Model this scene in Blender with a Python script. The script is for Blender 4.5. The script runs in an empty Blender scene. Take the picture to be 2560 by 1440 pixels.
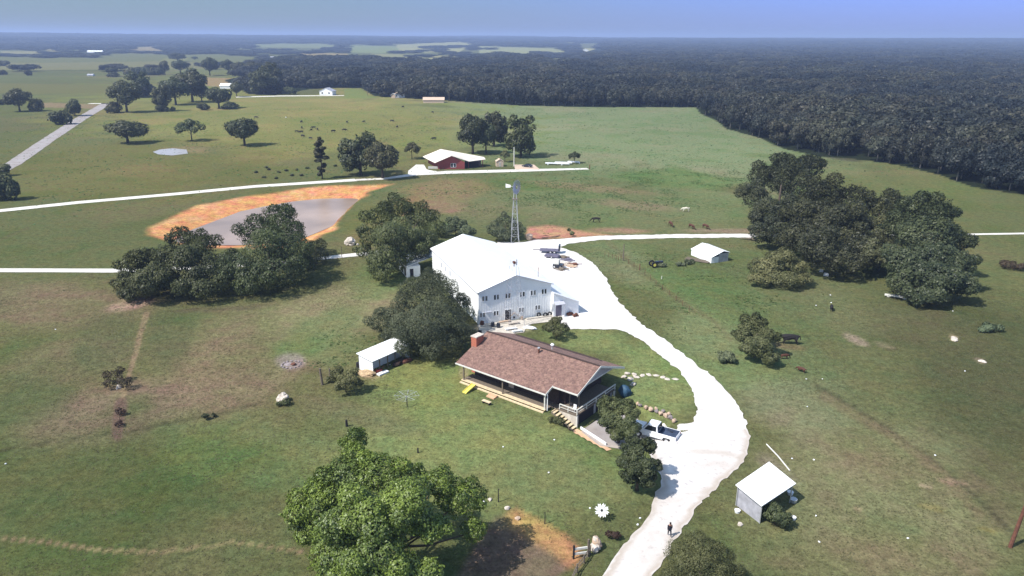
import bpy, bmesh, math, random
import numpy as np
from mathutils import Matrix, Vector, noise as mnoise

random.seed(4)
RS = np.random.RandomState(11)
S = bpy.context.scene
rad = math.radians

# ------------------------------------------------------------------ camera
CAM_H, FPX, PITCH, ROLL = 52.0, 1850.0, rad(18.7), rad(0.31)
CM = Matrix.Rotation(math.pi / 2 - PITCH, 3, 'X') @ Matrix.Rotation(ROLL, 3, 'Z')
cd = bpy.data.cameras.new('camera')
cam = bpy.data.objects.new('camera', cd)
S.collection.objects.link(cam)
cam.matrix_world = Matrix.Translation((0, 0, CAM_H)) @ CM.to_4x4()
cd.sensor_width = 36.0
cd.lens = FPX / 2560 * 36
cd.clip_start = 0.5
cd.clip_end = 40000
S.camera = cam

# ------------------------------------------------------------------ sky, sun
SUN_EL, SUN_HEAD = rad(51), rad(30)          # shadows fall towards +x and away
w = bpy.data.worlds.new('World'); S.world = w; w.use_nodes = True
nt = w.node_tree; bg = nt.nodes['Background']
sky = nt.nodes.new('ShaderNodeTexSky'); sky.sky_type = 'NISHITA'; sky.sun_disc = False
sky.sun_elevation = SUN_EL
to_sun = Vector((-math.cos(SUN_HEAD) * math.cos(SUN_EL), -math.sin(SUN_HEAD) * math.cos(SUN_EL), math.sin(SUN_EL)))
sky.sun_rotation = math.atan2(to_sun.x, to_sun.y)
sky.air_density = 1.3; sky.dust_density = 0.5; sky.ozone_density = 3.0
tintn = nt.nodes.new('ShaderNodeMix'); tintn.data_type = 'RGBA'; tintn.blend_type = 'MULTIPLY'
tintn.inputs[0].default_value = 1.0
# the sky low down on the right is a deeper blue than on the left
tcs = nt.nodes.new('ShaderNodeTexCoord'); sxs = nt.nodes.new('ShaderNodeSeparateXYZ'); nt.links.new(tcs.outputs['Generated'], sxs.inputs[0])
mrx = nt.nodes.new('ShaderNodeMapRange'); mrx.interpolation_type = 'SMOOTHSTEP'; mrx.inputs[1].default_value = -.45; mrx.inputs[2].default_value = .55; nt.links.new(sxs.outputs[0], mrx.inputs[0])
mrz = nt.nodes.new('ShaderNodeMapRange'); mrz.inputs[1].default_value = .1; mrz.inputs[2].default_value = .4; mrz.inputs[3].default_value = 1; mrz.inputs[4].default_value = 0; nt.links.new(sxs.outputs[2], mrz.inputs[0])
mxs = nt.nodes.new('ShaderNodeMath'); mxs.operation = 'MULTIPLY'; nt.links.new(mrx.outputs[0], mxs.inputs[0]); nt.links.new(mrz.outputs[0], mxs.inputs[1])
tcol = nt.nodes.new('ShaderNodeMix'); tcol.data_type = 'RGBA'; tcol.inputs[6].default_value = (.24, .335, .53, 1); tcol.inputs[7].default_value = (.215, .31, .98, 1)
thi = nt.nodes.new('ShaderNodeMix'); thi.data_type = 'RGBA'; thi.inputs[6].default_value = (1.1, 1.0, .86, 1)
nt.links.new(mxs.outputs[0], tcol.inputs[0]); nt.links.new(tcol.outputs[2], thi.inputs[7]); nt.links.new(mrz.outputs[0], thi.inputs[0]); nt.links.new(thi.outputs[2], tintn.inputs[7])
nt.links.new(sky.outputs[0], tintn.inputs[6]); nt.links.new(tintn.outputs[2], bg.inputs[0])
bg.inputs[1].default_value = 0.125
sl = bpy.data.lights.new('sun', 'SUN'); sl.energy = 3.9; sl.angle = rad(0.53); sl.color = (1.0, 0.955, 0.89)
so = bpy.data.objects.new('sun', sl); S.collection.objects.link(so)
so.rotation_euler = to_sun.to_track_quat('Z', 'Y').to_euler()
S.view_settings.view_transform = 'Standard'; S.view_settings.look = 'None'
S.view_settings.exposure = 0.74; S.view_settings.gamma = 1.0
S.render.engine = 'CYCLES'

# ------------------------------------------------------------------ picture <-> ground
CMn = np.array(CM)
def ray(u, v):
    return CMn @ np.array([(u - 1280) / FPX, -(v - 720) / FPX, -1.0])
def g0(u, v, z=0.0):
    d = ray(u, v); t = (z - CAM_H) / d[2]
    return np.array([d[0] * t, d[1] * t])
def project(x, y, z):
    p = np.stack([x, y, z - CAM_H], -1) @ CMn
    dz = np.minimum(p[..., 2], -1e-3)
    return 1280 + FPX * p[..., 0] / -dz, 720 - FPX * p[..., 1] / -dz, p[..., 2] < -1

def seg_dist(px, py, poly, closed=True):
    """distance to the polyline and nearest point on it"""
    best = np.full(px.shape, 1e18); nx = np.zeros(px.shape); ny = np.zeros(px.shape)
    n = len(poly)
    for i in range(n if closed else n - 1):
        ax, ay = poly[i]; bx, by = poly[(i + 1) % n]
        dx, dy = bx - ax, by - ay; L = dx * dx + dy * dy + 1e-12
        t = np.clip(((px - ax) * dx + (py - ay) * dy) / L, 0, 1)
        qx, qy = ax + t * dx, ay + t * dy
        d = (px - qx) ** 2 + (py - qy) ** 2
        m = d < best
        best = np.where(m, d, best); nx = np.where(m, qx, nx); ny = np.where(m, qy, ny)
    return np.sqrt(best), nx, ny
def inside(px, py, poly):
    c = np.zeros(px.shape, bool); n = len(poly)
    for i in range(n):
        ax, ay = poly[i]; bx, by = poly[(i + 1) % n]
        if ay == by: continue
        cond = ((ay > py) != (by > py)) & (px < (bx - ax) * (py - ay) / (by - ay) + ax)
        c ^= cond
    return c
def sdist(px, py, poly):
    d, _, _ = seg_dist(px, py, poly)
    return np.where(inside(px, py, poly), d, -d)
def sstep(a, b, x):
    t = np.clip((x - a) / (b - a), 0, 1); return t * t * (3 - 2 * t)

def vnoise(x, y, seed=0):
    xi = np.floor(x).astype(np.int64); yi = np.floor(y).astype(np.int64)
    xf = x - xi; yf = y - yi
    xf = xf * xf * (3 - 2 * xf); yf = yf * yf * (3 - 2 * yf)
    def h(a, b):
        n = (a * 374761393 + b * 668265263 + seed * 974634777) & 0xffffffff
        n = ((n ^ (n >> 13)) * 1274126177) & 0xffffffff
        return ((n ^ (n >> 16)) & 0xffff) / 65535.0
    return (h(xi, yi) * (1 - xf) + h(xi + 1, yi) * xf) * (1 - yf) + (h(xi, yi + 1) * (1 - xf) + h(xi + 1, yi + 1) * xf) * yf
def fbm(x, y, s, seed=0, o=4):
    r = 0; a = .5; t = 0
    for i in range(o):
        r = r + a * vnoise(x / s, y / s, seed + i); t += a; a *= .5; s *= .5
    return r / t

# frames of the two big buildings
HOUSE_A = g0(1158, 955); HOUSE_R = rad(-38)
BARN_A = g0(1197, 812); BARN_R = rad(21.5)
def frame(A, r, x, y):
    c, s = math.cos(r), math.sin(r)
    return (A[0] + x * c - y * s, A[1] + x * s + y * c)

CLAY = [g0(*q) for q in ((365, 588), (372, 566), (420, 543), (500, 513), (560, 503), (640, 487), (720, 476), (800, 468), (880, 464), (980, 461), (955, 470), (920, 480), (900, 494), (866, 526), (842, 552), (842, 575), (795, 590), (780, 602), (700, 622), (500, 618), (410, 602))]
POND = [g0(*q) for q in ((432, 592), (470, 567), (530, 545), (600, 519), (660, 507), (730, 495), (800, 488), (880, 487), (900, 489), (886, 506), (850, 538), (828, 556), (790, 572), (740, 592), (600, 602), (480, 602))]
PIT = [frame(HOUSE_A, HOUSE_R, 16.4, -.9), frame(HOUSE_A, HOUSE_R, 28, -3.4)] + [tuple(g0(*q)) for q in ((1650, 1215), (1800, 1190), (1850, 1090), (1745, 1062), (1690, 1060), (1640, 1035), (1590, 1012))] + [frame(HOUSE_A, HOUSE_R, 21.5, 13), frame(HOUSE_A, HOUSE_R, 16.4, 13)]
PC = frame(HOUSE_A, HOUSE_R, 22, 5)

def hz(x, y):
    x = np.asarray(x, float); y = np.asarray(y, float)
    sh = x.shape; x = x.ravel(); y = y.ravel()
    z = np.zeros(x.shape)
    r = np.hypot(x, y)
    z += sstep(1700, 8500, r) * 46 + sstep(2500, 9000, r) * (fbm(x, y, 2000, 5, 4) - .5) * 52
    m = (x > -190) & (x < 20) & (y > 130) & (y < 300)
    if m.any():
        dc = sdist(x[m], y[m], CLAY); dp = sdist(x[m], y[m], POND)
        t = np.clip(dc / (dc + np.maximum(-dp, 0) + 1e-6), 0, 1) * (dc > 0)
        z[m] += np.where(dp > 0, -1.3 - np.minimum(dp * .3, .7), -1.3 * t)
    m = (np.abs(x - PC[0]) < 30) & (np.abs(y - PC[1]) < 30)
    if m.any():
        d = sdist(x[m], y[m], PIT)
        dd = np.hypot(x[m] - PC[0], y[m] - PC[1])
        xl = (x[m] - HOUSE_A[0]) * math.cos(HOUSE_R) + (y[m] - HOUSE_A[1]) * math.sin(HOUSE_R)
        z[m] -= 1.7 * sstep(0, 1.2, d) * (1 - sstep(6, 17, dd)) * sstep(16.8, 20.9, xl)
    return z.reshape(sh)
_ts = np.geomspace(30, 30000, 900)
def G(u, v):
    """point of the ground seen at picture position u, v (2560 x 1440)"""
    d = ray(u, v)
    P = d[None, :] * _ts[:, None]; P[:, 2] += CAM_H
    h = P[:, 2] - hz(P[:, 0], P[:, 1])
    k = np.nonzero(h < 0)[0]
    if len(k) == 0: return Vector((P[-1, 0], P[-1, 1], 0))
    k = k[0]; a, b = h[k - 1], h[k]; t = a / (a - b)
    q = P[k - 1] * (1 - t) + P[k] * t
    return Vector((q[0], q[1], float(hz(q[0], q[1]))))

# ------------------------------------------------------------------ materials
def nodes(m): return m.node_tree.nodes, m.node_tree.links
def mat(name, col, rough=.8, metal=0.0, var=.0, scale=3.0, spec=.3, bump=0.0):
    m = bpy.data.materials.new(name); m.use_nodes = True
    N, L = nodes(m); b = N['Principled BSDF']
    b.inputs['Base Color'].default_value = (*col, 1); b.inputs['Roughness'].default_value = rough
    b.inputs['Metallic'].default_value = metal; b.inputs['Specular IOR Level'].default_value = spec
    if var > 0 or bump > 0:
        tc = N.new('ShaderNodeTexCoord'); n = N.new('ShaderNodeTexNoise'); n.inputs['Scale'].default_value = scale; n.inputs['Detail'].default_value = 6
        L.new(tc.outputs['Object'], n.inputs['Vector'])
        if var > 0:
            mr = N.new('ShaderNodeMapRange'); mr.inputs[1].default_value = .3; mr.inputs[2].default_value = .7
            mr.inputs[3].default_value = 1 - var; mr.inputs[4].default_value = 1 + var
            L.new(n.outputs[0], mr.inputs[0])
            mx = N.new('ShaderNodeMix'); mx.data_type = 'RGBA'; mx.blend_type = 'MULTIPLY'; mx.inputs[0].default_value = 1
            mx.inputs[6].default_value = (*col, 1); L.new(mr.outputs[0], mx.inputs[7]); L.new(mx.outputs[2], b.inputs['Base Color'])
        if bump > 0:
            bp = N.new('ShaderNodeBump'); bp.inputs['Strength'].default_value = bump; L.new(n.outputs[0], bp.inputs['Height']); L.new(bp.outputs[0], b.inputs['Normal'])
    return m

def leafmat(name, dark, light, hue=None, gloss=.25, trans=.22):
    m = bpy.data.materials.new(name); m.use_nodes = True
    N, L = nodes(m); b = N['Principled BSDF']; out = N['Material Output']
    at = N.new('ShaderNodeAttribute'); at.attribute_name = 'tint'
    oi = N.new('ShaderNodeObjectInfo')
    cr = N.new('ShaderNodeMix'); cr.data_type = 'RGBA'; cr.inputs[6].default_value = (*dark, 1); cr.inputs[7].default_value = (*light, 1)
    L.new(at.outputs['Fac'], cr.inputs[0])
    mr = N.new('ShaderNodeMapRange'); mr.inputs[3].default_value = .72; mr.inputs[4].default_value = 1.3; L.new(oi.outputs['Random'], mr.inputs[0])
    mx = N.new('ShaderNodeMix'); mx.data_type = 'RGBA'; mx.blend_type = 'MULTIPLY'; mx.inputs[0].default_value = 1
    L.new(cr.outputs[2], mx.inputs[6]); L.new(mr.outputs[0], mx.inputs[7])
    hs = N.new('ShaderNodeHueSaturation'); L.new(mx.outputs[2], hs.inputs['Color'])
    m3 = N.new('ShaderNodeMath'); m3.operation = 'MULTIPLY'; m3.inputs[1].default_value = 7.13; L.new(oi.outputs['Random'], m3.inputs[0])
    m4 = N.new('ShaderNodeMath'); m4.operation = 'FRACT'; L.new(m3.outputs[0], m4.inputs[0])
    m2 = N.new('ShaderNodeMapRange'); m2.inputs[3].default_value = .46; m2.inputs[4].default_value = .525; L.new(m4.outputs[0], m2.inputs[0]); L.new(m2.outputs[0], hs.inputs['Hue'])
    L.new(hs.outputs[0], b.inputs['Base Color'])
    b.inputs['Roughness'].default_value = .5; b.inputs['Specular IOR Level'].default_value = gloss
    tr = N.new('ShaderNodeBsdfTranslucent'); L.new(hs.outputs[0], tr.inputs['Color'])
    ms = N.new('ShaderNodeMixShader'); ms.inputs[0].default_value = trans
    L.new(b.outputs[0], ms.inputs[1]); L.new(tr.outputs[0], ms.inputs[2]); L.new(ms.outputs[0], out.inputs['Surface'])
    return m

M = dict(
    white=mat('white_metal', (.80, .81, .83), .45, var=.05, scale=.6),
    roofwhite=mat('white_roof_metal', (.86, .87, .87), .35, var=.03, scale=.4),
    siding=mat('white_siding', (.86, .87, .88), .5, var=.04, scale=.8),
    trim=mat('trim_grey', (.45, .46, .52), .6),
    paletrim=mat('pale_trim', (.62, .61, .56), .6, var=.1),
    galv=mat('galvanised_sheet', (.42, .42, .47), .5, .2, var=.2, scale=1.2),
    glass=mat('dark_glass', (.015, .018, .025), .15, spec=.5),
    dark=mat('dark_opening', (.02, .018, .022), .9),
    log=mat('dark_brown_wall', (.055, .035, .030), .8, var=.3, scale=3),
    wood=mat('weathered_wood', (.16, .13, .10), .9, var=.3, scale=5),
    deck=mat('pale_deck_board', (.62, .50, .33), .8, var=.18, scale=2.5),
    yellow=mat('yellow_plastic', (.72, .62, .12), .5),
    brick=mat('red_brick', (.42, .14, .09), .85, var=.25, scale=6),
    brickwall=mat('red_brick_wall', (.24, .055, .05), .85, var=.15, scale=4),
    concrete=mat('concrete', (.50, .46, .40), .9, var=.15, scale=1.5),
    path=mat('orange_concrete', (.60, .38, .24), .9, var=.12, scale=1.5),
    stone=mat('pale_stone', (.52, .46, .40), .9, var=.3, scale=3),
    tanstone=mat('tan_stone', (.46, .34, .25), .9, var=.35, scale=2),
    rubber=mat('black_rubber', (.02, .02, .022), .8),
    steel=mat('steel', (.55, .56, .58), .4, .5, var=.1),
    rust=mat('rusty_steel', (.14, .06, .04), .85, var=.3, scale=3),
    pale_bark=mat('pale_bark', (.24, .21, .18), .95, var=.2, scale=4),
    bark=mat('bark', (.085, .065, .05), .95, var=.3, scale=4),
    carwhite=mat('white_paint', (.82, .83, .85), .25, spec=.5),
    cardark=mat('dark_paint', (.02, .025, .04), .2, spec=.5),
    bedblue=mat('dark_blue_bed_liner', (.05, .07, .12), .5, var=.3, scale=2),
    machine=mat('grey_violet_paint', (.13, .12, .17), .6, var=.25, scale=1),
    hideblack=mat('black_hide', (.018, .015, .015), .7),
    hidebrown=mat('brown_hide', (.085, .035, .022), .7),
    hidepale=mat('cream_hide', (.62, .56, .46), .7, var=.15, scale=2),
    blue=mat('blue_tarp', (.03, .075, .13), .6, var=.3, scale=2),
    skin=mat('skin', (.35, .2, .14), .6), cloth=mat('dark_navy_cloth', (.018, .02, .035), .9), hair=mat('dark_hair', (.015, .01, .008), .6),
    red=mat('red_paint', (.30, .05, .04), .5, var=.2), straw=mat('straw', (.42, .30, .18), .95, var=.35, scale=2.5, bump=.5),
    ash=mat('grey_ash', (.26, .22, .22), .95, var=.35, scale=3), tanwall=mat('tan_wall', (.55, .42, .32), .8, var=.08),
    soffit=mat('grey_gable_board', (.34, .33, .35), .8, var=.1),
)
def pinto():
    m = mat('pinto_hide', (.7, .66, .6), .7); N, L = nodes(m); b = N['Principled BSDF']
    tc = N.new('ShaderNodeTexCoord'); n = N.new('ShaderNodeTexNoise'); n.inputs['Scale'].default_value = 1.3; L.new(tc.outputs['Object'], n.inputs[0])
    r = N.new('ShaderNodeValToRGB'); r.color_ramp.elements[0].position = .5; r.color_ramp.elements[1].position = .53
    r.color_ramp.elements[0].color = (.66, .62, .52, 1); r.color_ramp.elements[1].color = (.22, .17, .10, 1)
    L.new(n.outputs[0], r.inputs[0]); L.new(r.outputs[0], b.inputs['Base Color']); return m
M['pinto'] = pinto()
def shingle():
    m = bpy.data.materials.new('brown_shingle'); m.use_nodes = True; N, L = nodes(m); b = N['Principled BSDF']
    tc = N.new('ShaderNodeTexCoord')
    br = N.new('ShaderNodeTexVoronoi'); br.inputs['Scale'].default_value = 4.5; br.inputs['Randomness'].default_value = .8; L.new(tc.outputs['Object'], br.inputs['Vector'])
    n = N.new('ShaderNodeTexNoise'); n.inputs['Scale'].default_value = 1.6; n.inputs['Detail'].default_value = 9; L.new(tc.outputs['Object'], n.inputs['Vector'])
    sx = N.new('ShaderNodeSeparateColor'); L.new(br.outputs['Color'], sx.inputs[0])
    r = N.new('ShaderNodeValToRGB'); e = r.color_ramp.elements; e[0].color = (.12, .072, .058, 1); e[1].color = (.225, .138, .105, 1)
    k = r.color_ramp.elements.new(.5); k.color = (.18, .102, .084, 1); L.new(sx.outputs[0], r.inputs[0])
    mx = N.new('ShaderNodeMix'); mx.data_type = 'RGBA'; mx.blend_type = 'MULTIPLY'; mx.inputs[0].default_value = 1; L.new(r.outputs[0], mx.inputs[6])
    mr = N.new('ShaderNodeMapRange'); mr.inputs[1].default_value = .3; mr.inputs[2].default_value = .7; mr.inputs[3].default_value = .84; mr.inputs[4].default_value = 1.3
    L.new(n.outputs[0], mr.inputs[0]); L.new(mr.outputs[0], mx.inputs[7]); L.new(mx.outputs[2], b.inputs['Base Color']); b.inputs['Roughness'].default_value = .95
    return m
M['shingle'] = shingle()
M['leaf_dark'] = leafmat('leaf_dark_green', (.024, .035, .016), (.120, .130, .055), gloss=.35, trans=.28)
M['leaf_willow'] = leafmat('leaf_olive', (.028, .038, .014), (.120, .135, .045), gloss=.3)
M['leaf_bright'] = leafmat('leaf_bright_green', (.030, .060, .012), (.20, .29, .042), gloss=.6)
M['leaf_pine'] = leafmat('needle_blue_green', (.034, .055, .032), (.20, .24, .13), trans=.3)
M['leaf_mid'] = leafmat('leaf_mid_green', (.035, .05, .020), (.19, .20, .085))
M['leaf_wood'] = leafmat('leaf_woodland', (.017, .025, .020), (.060, .070, .048))
_N, _L = nodes(M['leaf_wood']); _h = [x for x in _N if x.type == 'HUE_SAT'][0]; _o = _h.inputs['Color'].links[0].from_socket
_g = _N.new('ShaderNodeNewGeometry'); _n = _N.new('ShaderNodeTexNoise'); _n.inputs['Scale'].default_value = .014; _n.inputs['Detail'].default_value = 6; _L.new(_g.outputs['Position'], _n.inputs['Vector'])
_r = _N.new('ShaderNodeValToRGB'); _e = _r.color_ramp.elements; _e[0].position = .38; _e[1].position = .62; _e[0].color = (.55, .58, .80, 1); _e[1].color = (1.65, 1.35, 1.15, 1)
_L.new(_n.outputs[0], _r.inputs[0]); _x = _N.new('ShaderNodeMix'); _x.data_type = 'RGBA'; _x.blend_type = 'MULTIPLY'; _x.inputs[0].default_value = 1; _L.new(_o, _x.inputs[6]); _L.new(_r.outputs[0], _x.inputs[7]); _L.new(_x.outputs[2], _h.inputs['Color'])
M['leaf_dead'] = leafmat('leaf_brown', (.035, .025, .018), (.11, .075, .045))

# ------------------------------------------------------------------ ground cover
BASE = np.array([.100, .109, .050])
TAN = (.158, .128, .088); GREEN = (.074, .094, .044); PALE = (.118, .142, .075); CLAYC = (.50, .235, .115); SOIL = (.15, .11, .085)
PATCH = [  # u, v, ru, rv, angle, colour, amount  (fields, bare spots and lush spots lying on the ground; the middle ones painted lighter for lens falloff)
    (1600, 340, 640, 130, 6, (.158, .190, .108), .95), (700, 300, 560, 110, 2, (.175, .172, .066), .9), (300, 430, 420, 90, 0, (.122, .115, .046), .8),
    (2200, 480, 300, 60, 14, (.105, .112, .045), .6), (2250, 420, 260, 30, 18, (.125, .13, .055), .5),
    (620, 880, 260, 110, -22, (.165, .142, .088), .75), (870, 775, 180, 76, -8, (.205, .180, .11), .85), (270, 1040, 230, 80, -14, (.17, .128, .095), .9), (520, 1010, 220, 60, -16, TAN, .5), (130, 760, 260, 60, 0, TAN, .55),
    (180, 900, 160, 50, -12, TAN, .45), (260, 860, 80, 60, -30, GREEN, .5), (60, 1010, 140, 60, -5, GREEN, .6), (430, 850, 60, 90, 10, GREEN, .6),
    (250, 1250, 460, 190, -6, (.072, .088, .036), .9), (660, 1130, 260, 100, 8, (.105, .135, .055), .7), (120, 1400, 260, 60, 0, (.065, .092, .03), .5),
    (820, 820, 130, 50, -25, (.11, .145, .062), .6), (950, 690, 90, 60, 0, (.11, .150, .06), .6), (860, 880, 140, 40, 0, (.12, .155, .066), .6), (1200, 1130, 420, 170, 8, (.160, .182, .078), .95), (1080, 950, 190, 70, 6, (.165, .188, .072), .9),
    (1640, 960, 140, 90, 30, (.165, .195, .085), .95), (1480, 850, 110, 40, 5, (.160, .185, .08), .9), (900, 1040, 170, 34, 14, (.13, .125, .07), .7),
    (1400, 1200, 250, 90, 0, (.135, .152, .072), .8), (2000, 1010, 230, 120, 38, (.155, .168, .10), .85), (1800, 860, 190, 80, 36, (.155, .178, .092), .85), (1560, 660, 120, 44, 20, (.155, .165, .095), .85),
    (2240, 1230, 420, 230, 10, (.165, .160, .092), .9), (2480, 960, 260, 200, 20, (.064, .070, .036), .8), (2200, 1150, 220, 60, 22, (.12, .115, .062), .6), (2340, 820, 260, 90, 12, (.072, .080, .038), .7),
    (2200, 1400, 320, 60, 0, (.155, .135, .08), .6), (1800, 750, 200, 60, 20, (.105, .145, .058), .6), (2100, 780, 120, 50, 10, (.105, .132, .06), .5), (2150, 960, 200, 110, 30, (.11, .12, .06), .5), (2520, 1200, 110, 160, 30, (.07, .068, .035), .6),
    (1700, 450, 190, 26, 4, (.088, .145, .050), .8), (1420, 500, 200, 60, 6, (.095, .145, .058), .6), (1750, 520, 140, 40, 6, (.11, .150, .07), .6), (1450, 530, 500, 90, 4, (.135, .145, .08), .5), (1950, 720, 300, 90, 14, (.11, .13, .065), .5), (1250, 460, 160, 14, 3, (.075, .11, .034), .6),
    (1480, 470, 170, 10, 5, (.18, .14, .09), .7), (1600, 515, 130, 12, 5, (.175, .14, .095), .75), (1110, 480, 120, 36, -6, (.20, .14, .085), .7), (1010, 520, 80, 30, -25, (.19, .13, .07), .7), (1110, 520, 60, 20, 0, (.22, .14, .10), .6), (930, 560, 80, 50, -30, (.135, .125, .05), .7),
    (1840, 578, 150, 7, 1, (.22, .16, .13), .7), (1560, 577, 80, 7, 2, (.26, .16, .12), .8),
    (2140, 850, 34, 9, 24, (.26, .2, .17), .9), (2215, 865, 30, 6, 18, (.2, .17, .12), .6), (2385, 845, 18, 9, 30, (.38, .33, .22), .7), (2450, 902, 20, 6, 25, (.24, .2, .15), .8), (2380, 1203, 38, 8, 8, (.28, .2, .15), .9), (2315, 1215, 20, 7, 8, (.26, .2, .15), .8), (2330, 1270, 40, 9, 14, (.17, .14, .06), .6), (2475, 1325, 40, 7, 12, (.2, .16, .07), .7),
    (2145, 1273, 12, 6, 30, (.3, .24, .16), .8), (1970, 865, 45, 8, 10, (.2, .13, .09), .5), (1720, 595, 30, 8, 0, (.14, .14, .07), .3),
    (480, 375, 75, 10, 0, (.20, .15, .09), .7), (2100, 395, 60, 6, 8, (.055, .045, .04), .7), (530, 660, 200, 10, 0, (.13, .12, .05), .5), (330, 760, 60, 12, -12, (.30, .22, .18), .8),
    (560, 772, 110, 6, -3, (.10, .08, .06), .5), (730, 905, 34, 18, 0, (.24, .2, .2), .85), (1940, 1175, 70, 26, 40, (.19, .17, .13), .6), (1890, 1290, 60, 30, 20, (.15, .13, .08), .5), (1160, 930, 14, 18, 0, (.34, .28, .2), .5),
    (930, 935, 40, 16, 8, (.28, .22, .15), .5), (1420, 690, 70, 20, 0, (.3, .2, .17), .0), (1245, 820, 80, 14, 0, (.42, .35, .28), .9), (100, 350, 10, 10, 0, TAN, 0),
    (700, 250, 0.1, 0.1, 0, TAN, 0), (1090, 265, 60, 4, 3, (.07, .085, .035), .5),
]
FIELDS = [  # far fields and woods as polygons on the ground
    ([(-400, 140), (620, 132), (640, 160), (420, 152), (-400, 162)], (.118, .125, .055)), ([(-400, 162), (420, 153), (600, 160), (560, 172), (-400, 178)], (.15, .145, .072)),
    ([(-400, 200), (330, 214), (260, 234), (-400, 232)], (.12, .118, .05)), ([(100, 256), (265, 262), (240, 272), (100, 268)], (.2, .15, .10)), ([(500, 193), (660, 198), (640, 225), (520, 215)], (.23, .165, .09)),
    ([(745, 131), (870, 134), (868, 150), (760, 146)], (.24, .19, .09)), ([(870, 113), (1000, 116), (990, 134), (868, 131)], (.17, .20, .085)), ([(640, 108), (860, 110), (860, 121), (640, 118)], (.16, .18, .085)),
    ([(990, 112), (1160, 103), (1180, 108), (1150, 130), (1000, 132)], (.26, .26, .13)), ([(930, 134), (1100, 138), (1100, 152), (930, 150)], (.20, .20, .10)), ([(1040, 134), (1170, 145), (1200, 152), (1090, 150)], (.26, .24, .11)),
    ([(1190, 115), (1412, 122), (1415, 140), (1200, 132)], (.24, .25, .13)), ([(1345, 148), (1470, 150), (1466, 158), (1350, 156)], (.24, .26, .11)), ([(1455, 120), (1515, 123), (1512, 132), (1458, 130)], (.28, .27, .13)),
    ([(320, 120), (410, 114), (404, 133), (330, 133)], (.22, .18, .10)), ([(0, 128), (100, 128), (100, 134), (0, 135)], (.2, .19, .1)), ([(110, 122), (140, 122), (150, 133), (112, 132)], (.22, .2, .1)),
    ([(860, 222), (905, 224), (925, 240), (960, 246), (860, 246)], (.14, .17, .06)), ([(2110, 163), (2145, 165), (2140, 178), (2112, 174)], (.22, .2, .12)), ([(690, 220), (800, 222), (800, 236), (700, 238)], (.085, .09, .04)),
    ([(410, 146), (470, 146), (450, 158), (400, 156)], (.16, .16, .07)),
]
LINES = [  # bare tracks and dark grass lines: points, half width in picture units near the first point, colour, amount
    ([(366, 785), (352, 830), (340, 880), (326, 925), (312, 975), (302, 1010)], 6, (.22, .16, .11), .8),
    ([(302, 1010), (298, 1040), (292, 1088)], 13, (.13, .085, .075), .9),
    ([(0, 1345), (120, 1356), (250, 1376), (400, 1380), (520, 1366), (570, 1353), (650, 1364), (755, 1380)], 4, (.23, .17, .11), .75),
    ([(-40, 1135), (90, 1110), (280, 1085), (500, 1045), (640, 1010)], 3, (.05, .05, .03), .6),
    ([(2040, 965), (2120, 1010), (2230, 1080), (2330, 1150), (2420, 1225), (2500, 1300), (2570, 1370)], 5, (.045, .048, .03), .6),
    ([(2060, 990), (2160, 1050), (2260, 1110), (2360, 1190), (2450, 1290)], 12, (.16, .12, .08), .5),
    ([(1520, 605), (1600, 680), (1680, 740), (1780, 800), (1830, 850)], 5, (.13, .12, .07), .5),
    ([(0, 600), (70, 570)], 3, (.1, .09, .05), .5),
    ([(0, 175), (420, 178)], 1.2, (.07, .08, .035), .6), ([(0, 232), (260, 222)], 1.5, (.07, .08, .035), .6),
]
GARDEN = [(1130, 1440), (1190, 1350), (1240, 1295), (1290, 1287), (1345, 1315), (1400, 1345), (1438, 1365), (1445, 1400), (1400, 1440), (1330, 1560), (1100, 1560)]
WOOD = [(560, 200), (620, 235), (690, 238), (780, 222), (860, 219), (905, 221), (935, 240), (990, 244), (1120, 252), (1300, 264), (1500, 268), (1740, 268), (1752, 285), (1790, 300), (1815, 322), (1900, 345), (1960, 372), (2050, 392), (2120, 396), (2240, 411), (2360, 440), (2430, 468), (2560, 487), (2800, 545), (3600, 760),
        (5200, 700), (5200, 70), (1520, 60), (1520, 112), (1450, 135), (1480, 160), (1340, 158), (1330, 146), (1230, 138), (1180, 152), (1080, 152), (900, 152), (760, 150), (700, 150), (690, 175)]
CLAYP = [(1318, 568), (1370, 565), (1420, 570), (1500, 580), (1540, 590), (1440, 597), (1330, 600), (1312, 590)]

def pxpoly(p): return [tuple(q) for q in p]
def in_wood(u, v): return inside(u, v, WOOD)
def far_wood_amount(x, y, u, v):
    """woodland that closes the view beyond a few kilometres, thinner in the middle"""
    r = np.hypot(x, y)
    n = fbm(x, y, 900, 21, 4)
    return np.where(v < np.where((u > 560) & (u < 1450), 102, 108), sstep(.30, .36, n + sstep(2600, 4200, r) * .5 + np.where(u < 420, .25, 0) - .12), 0)

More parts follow.
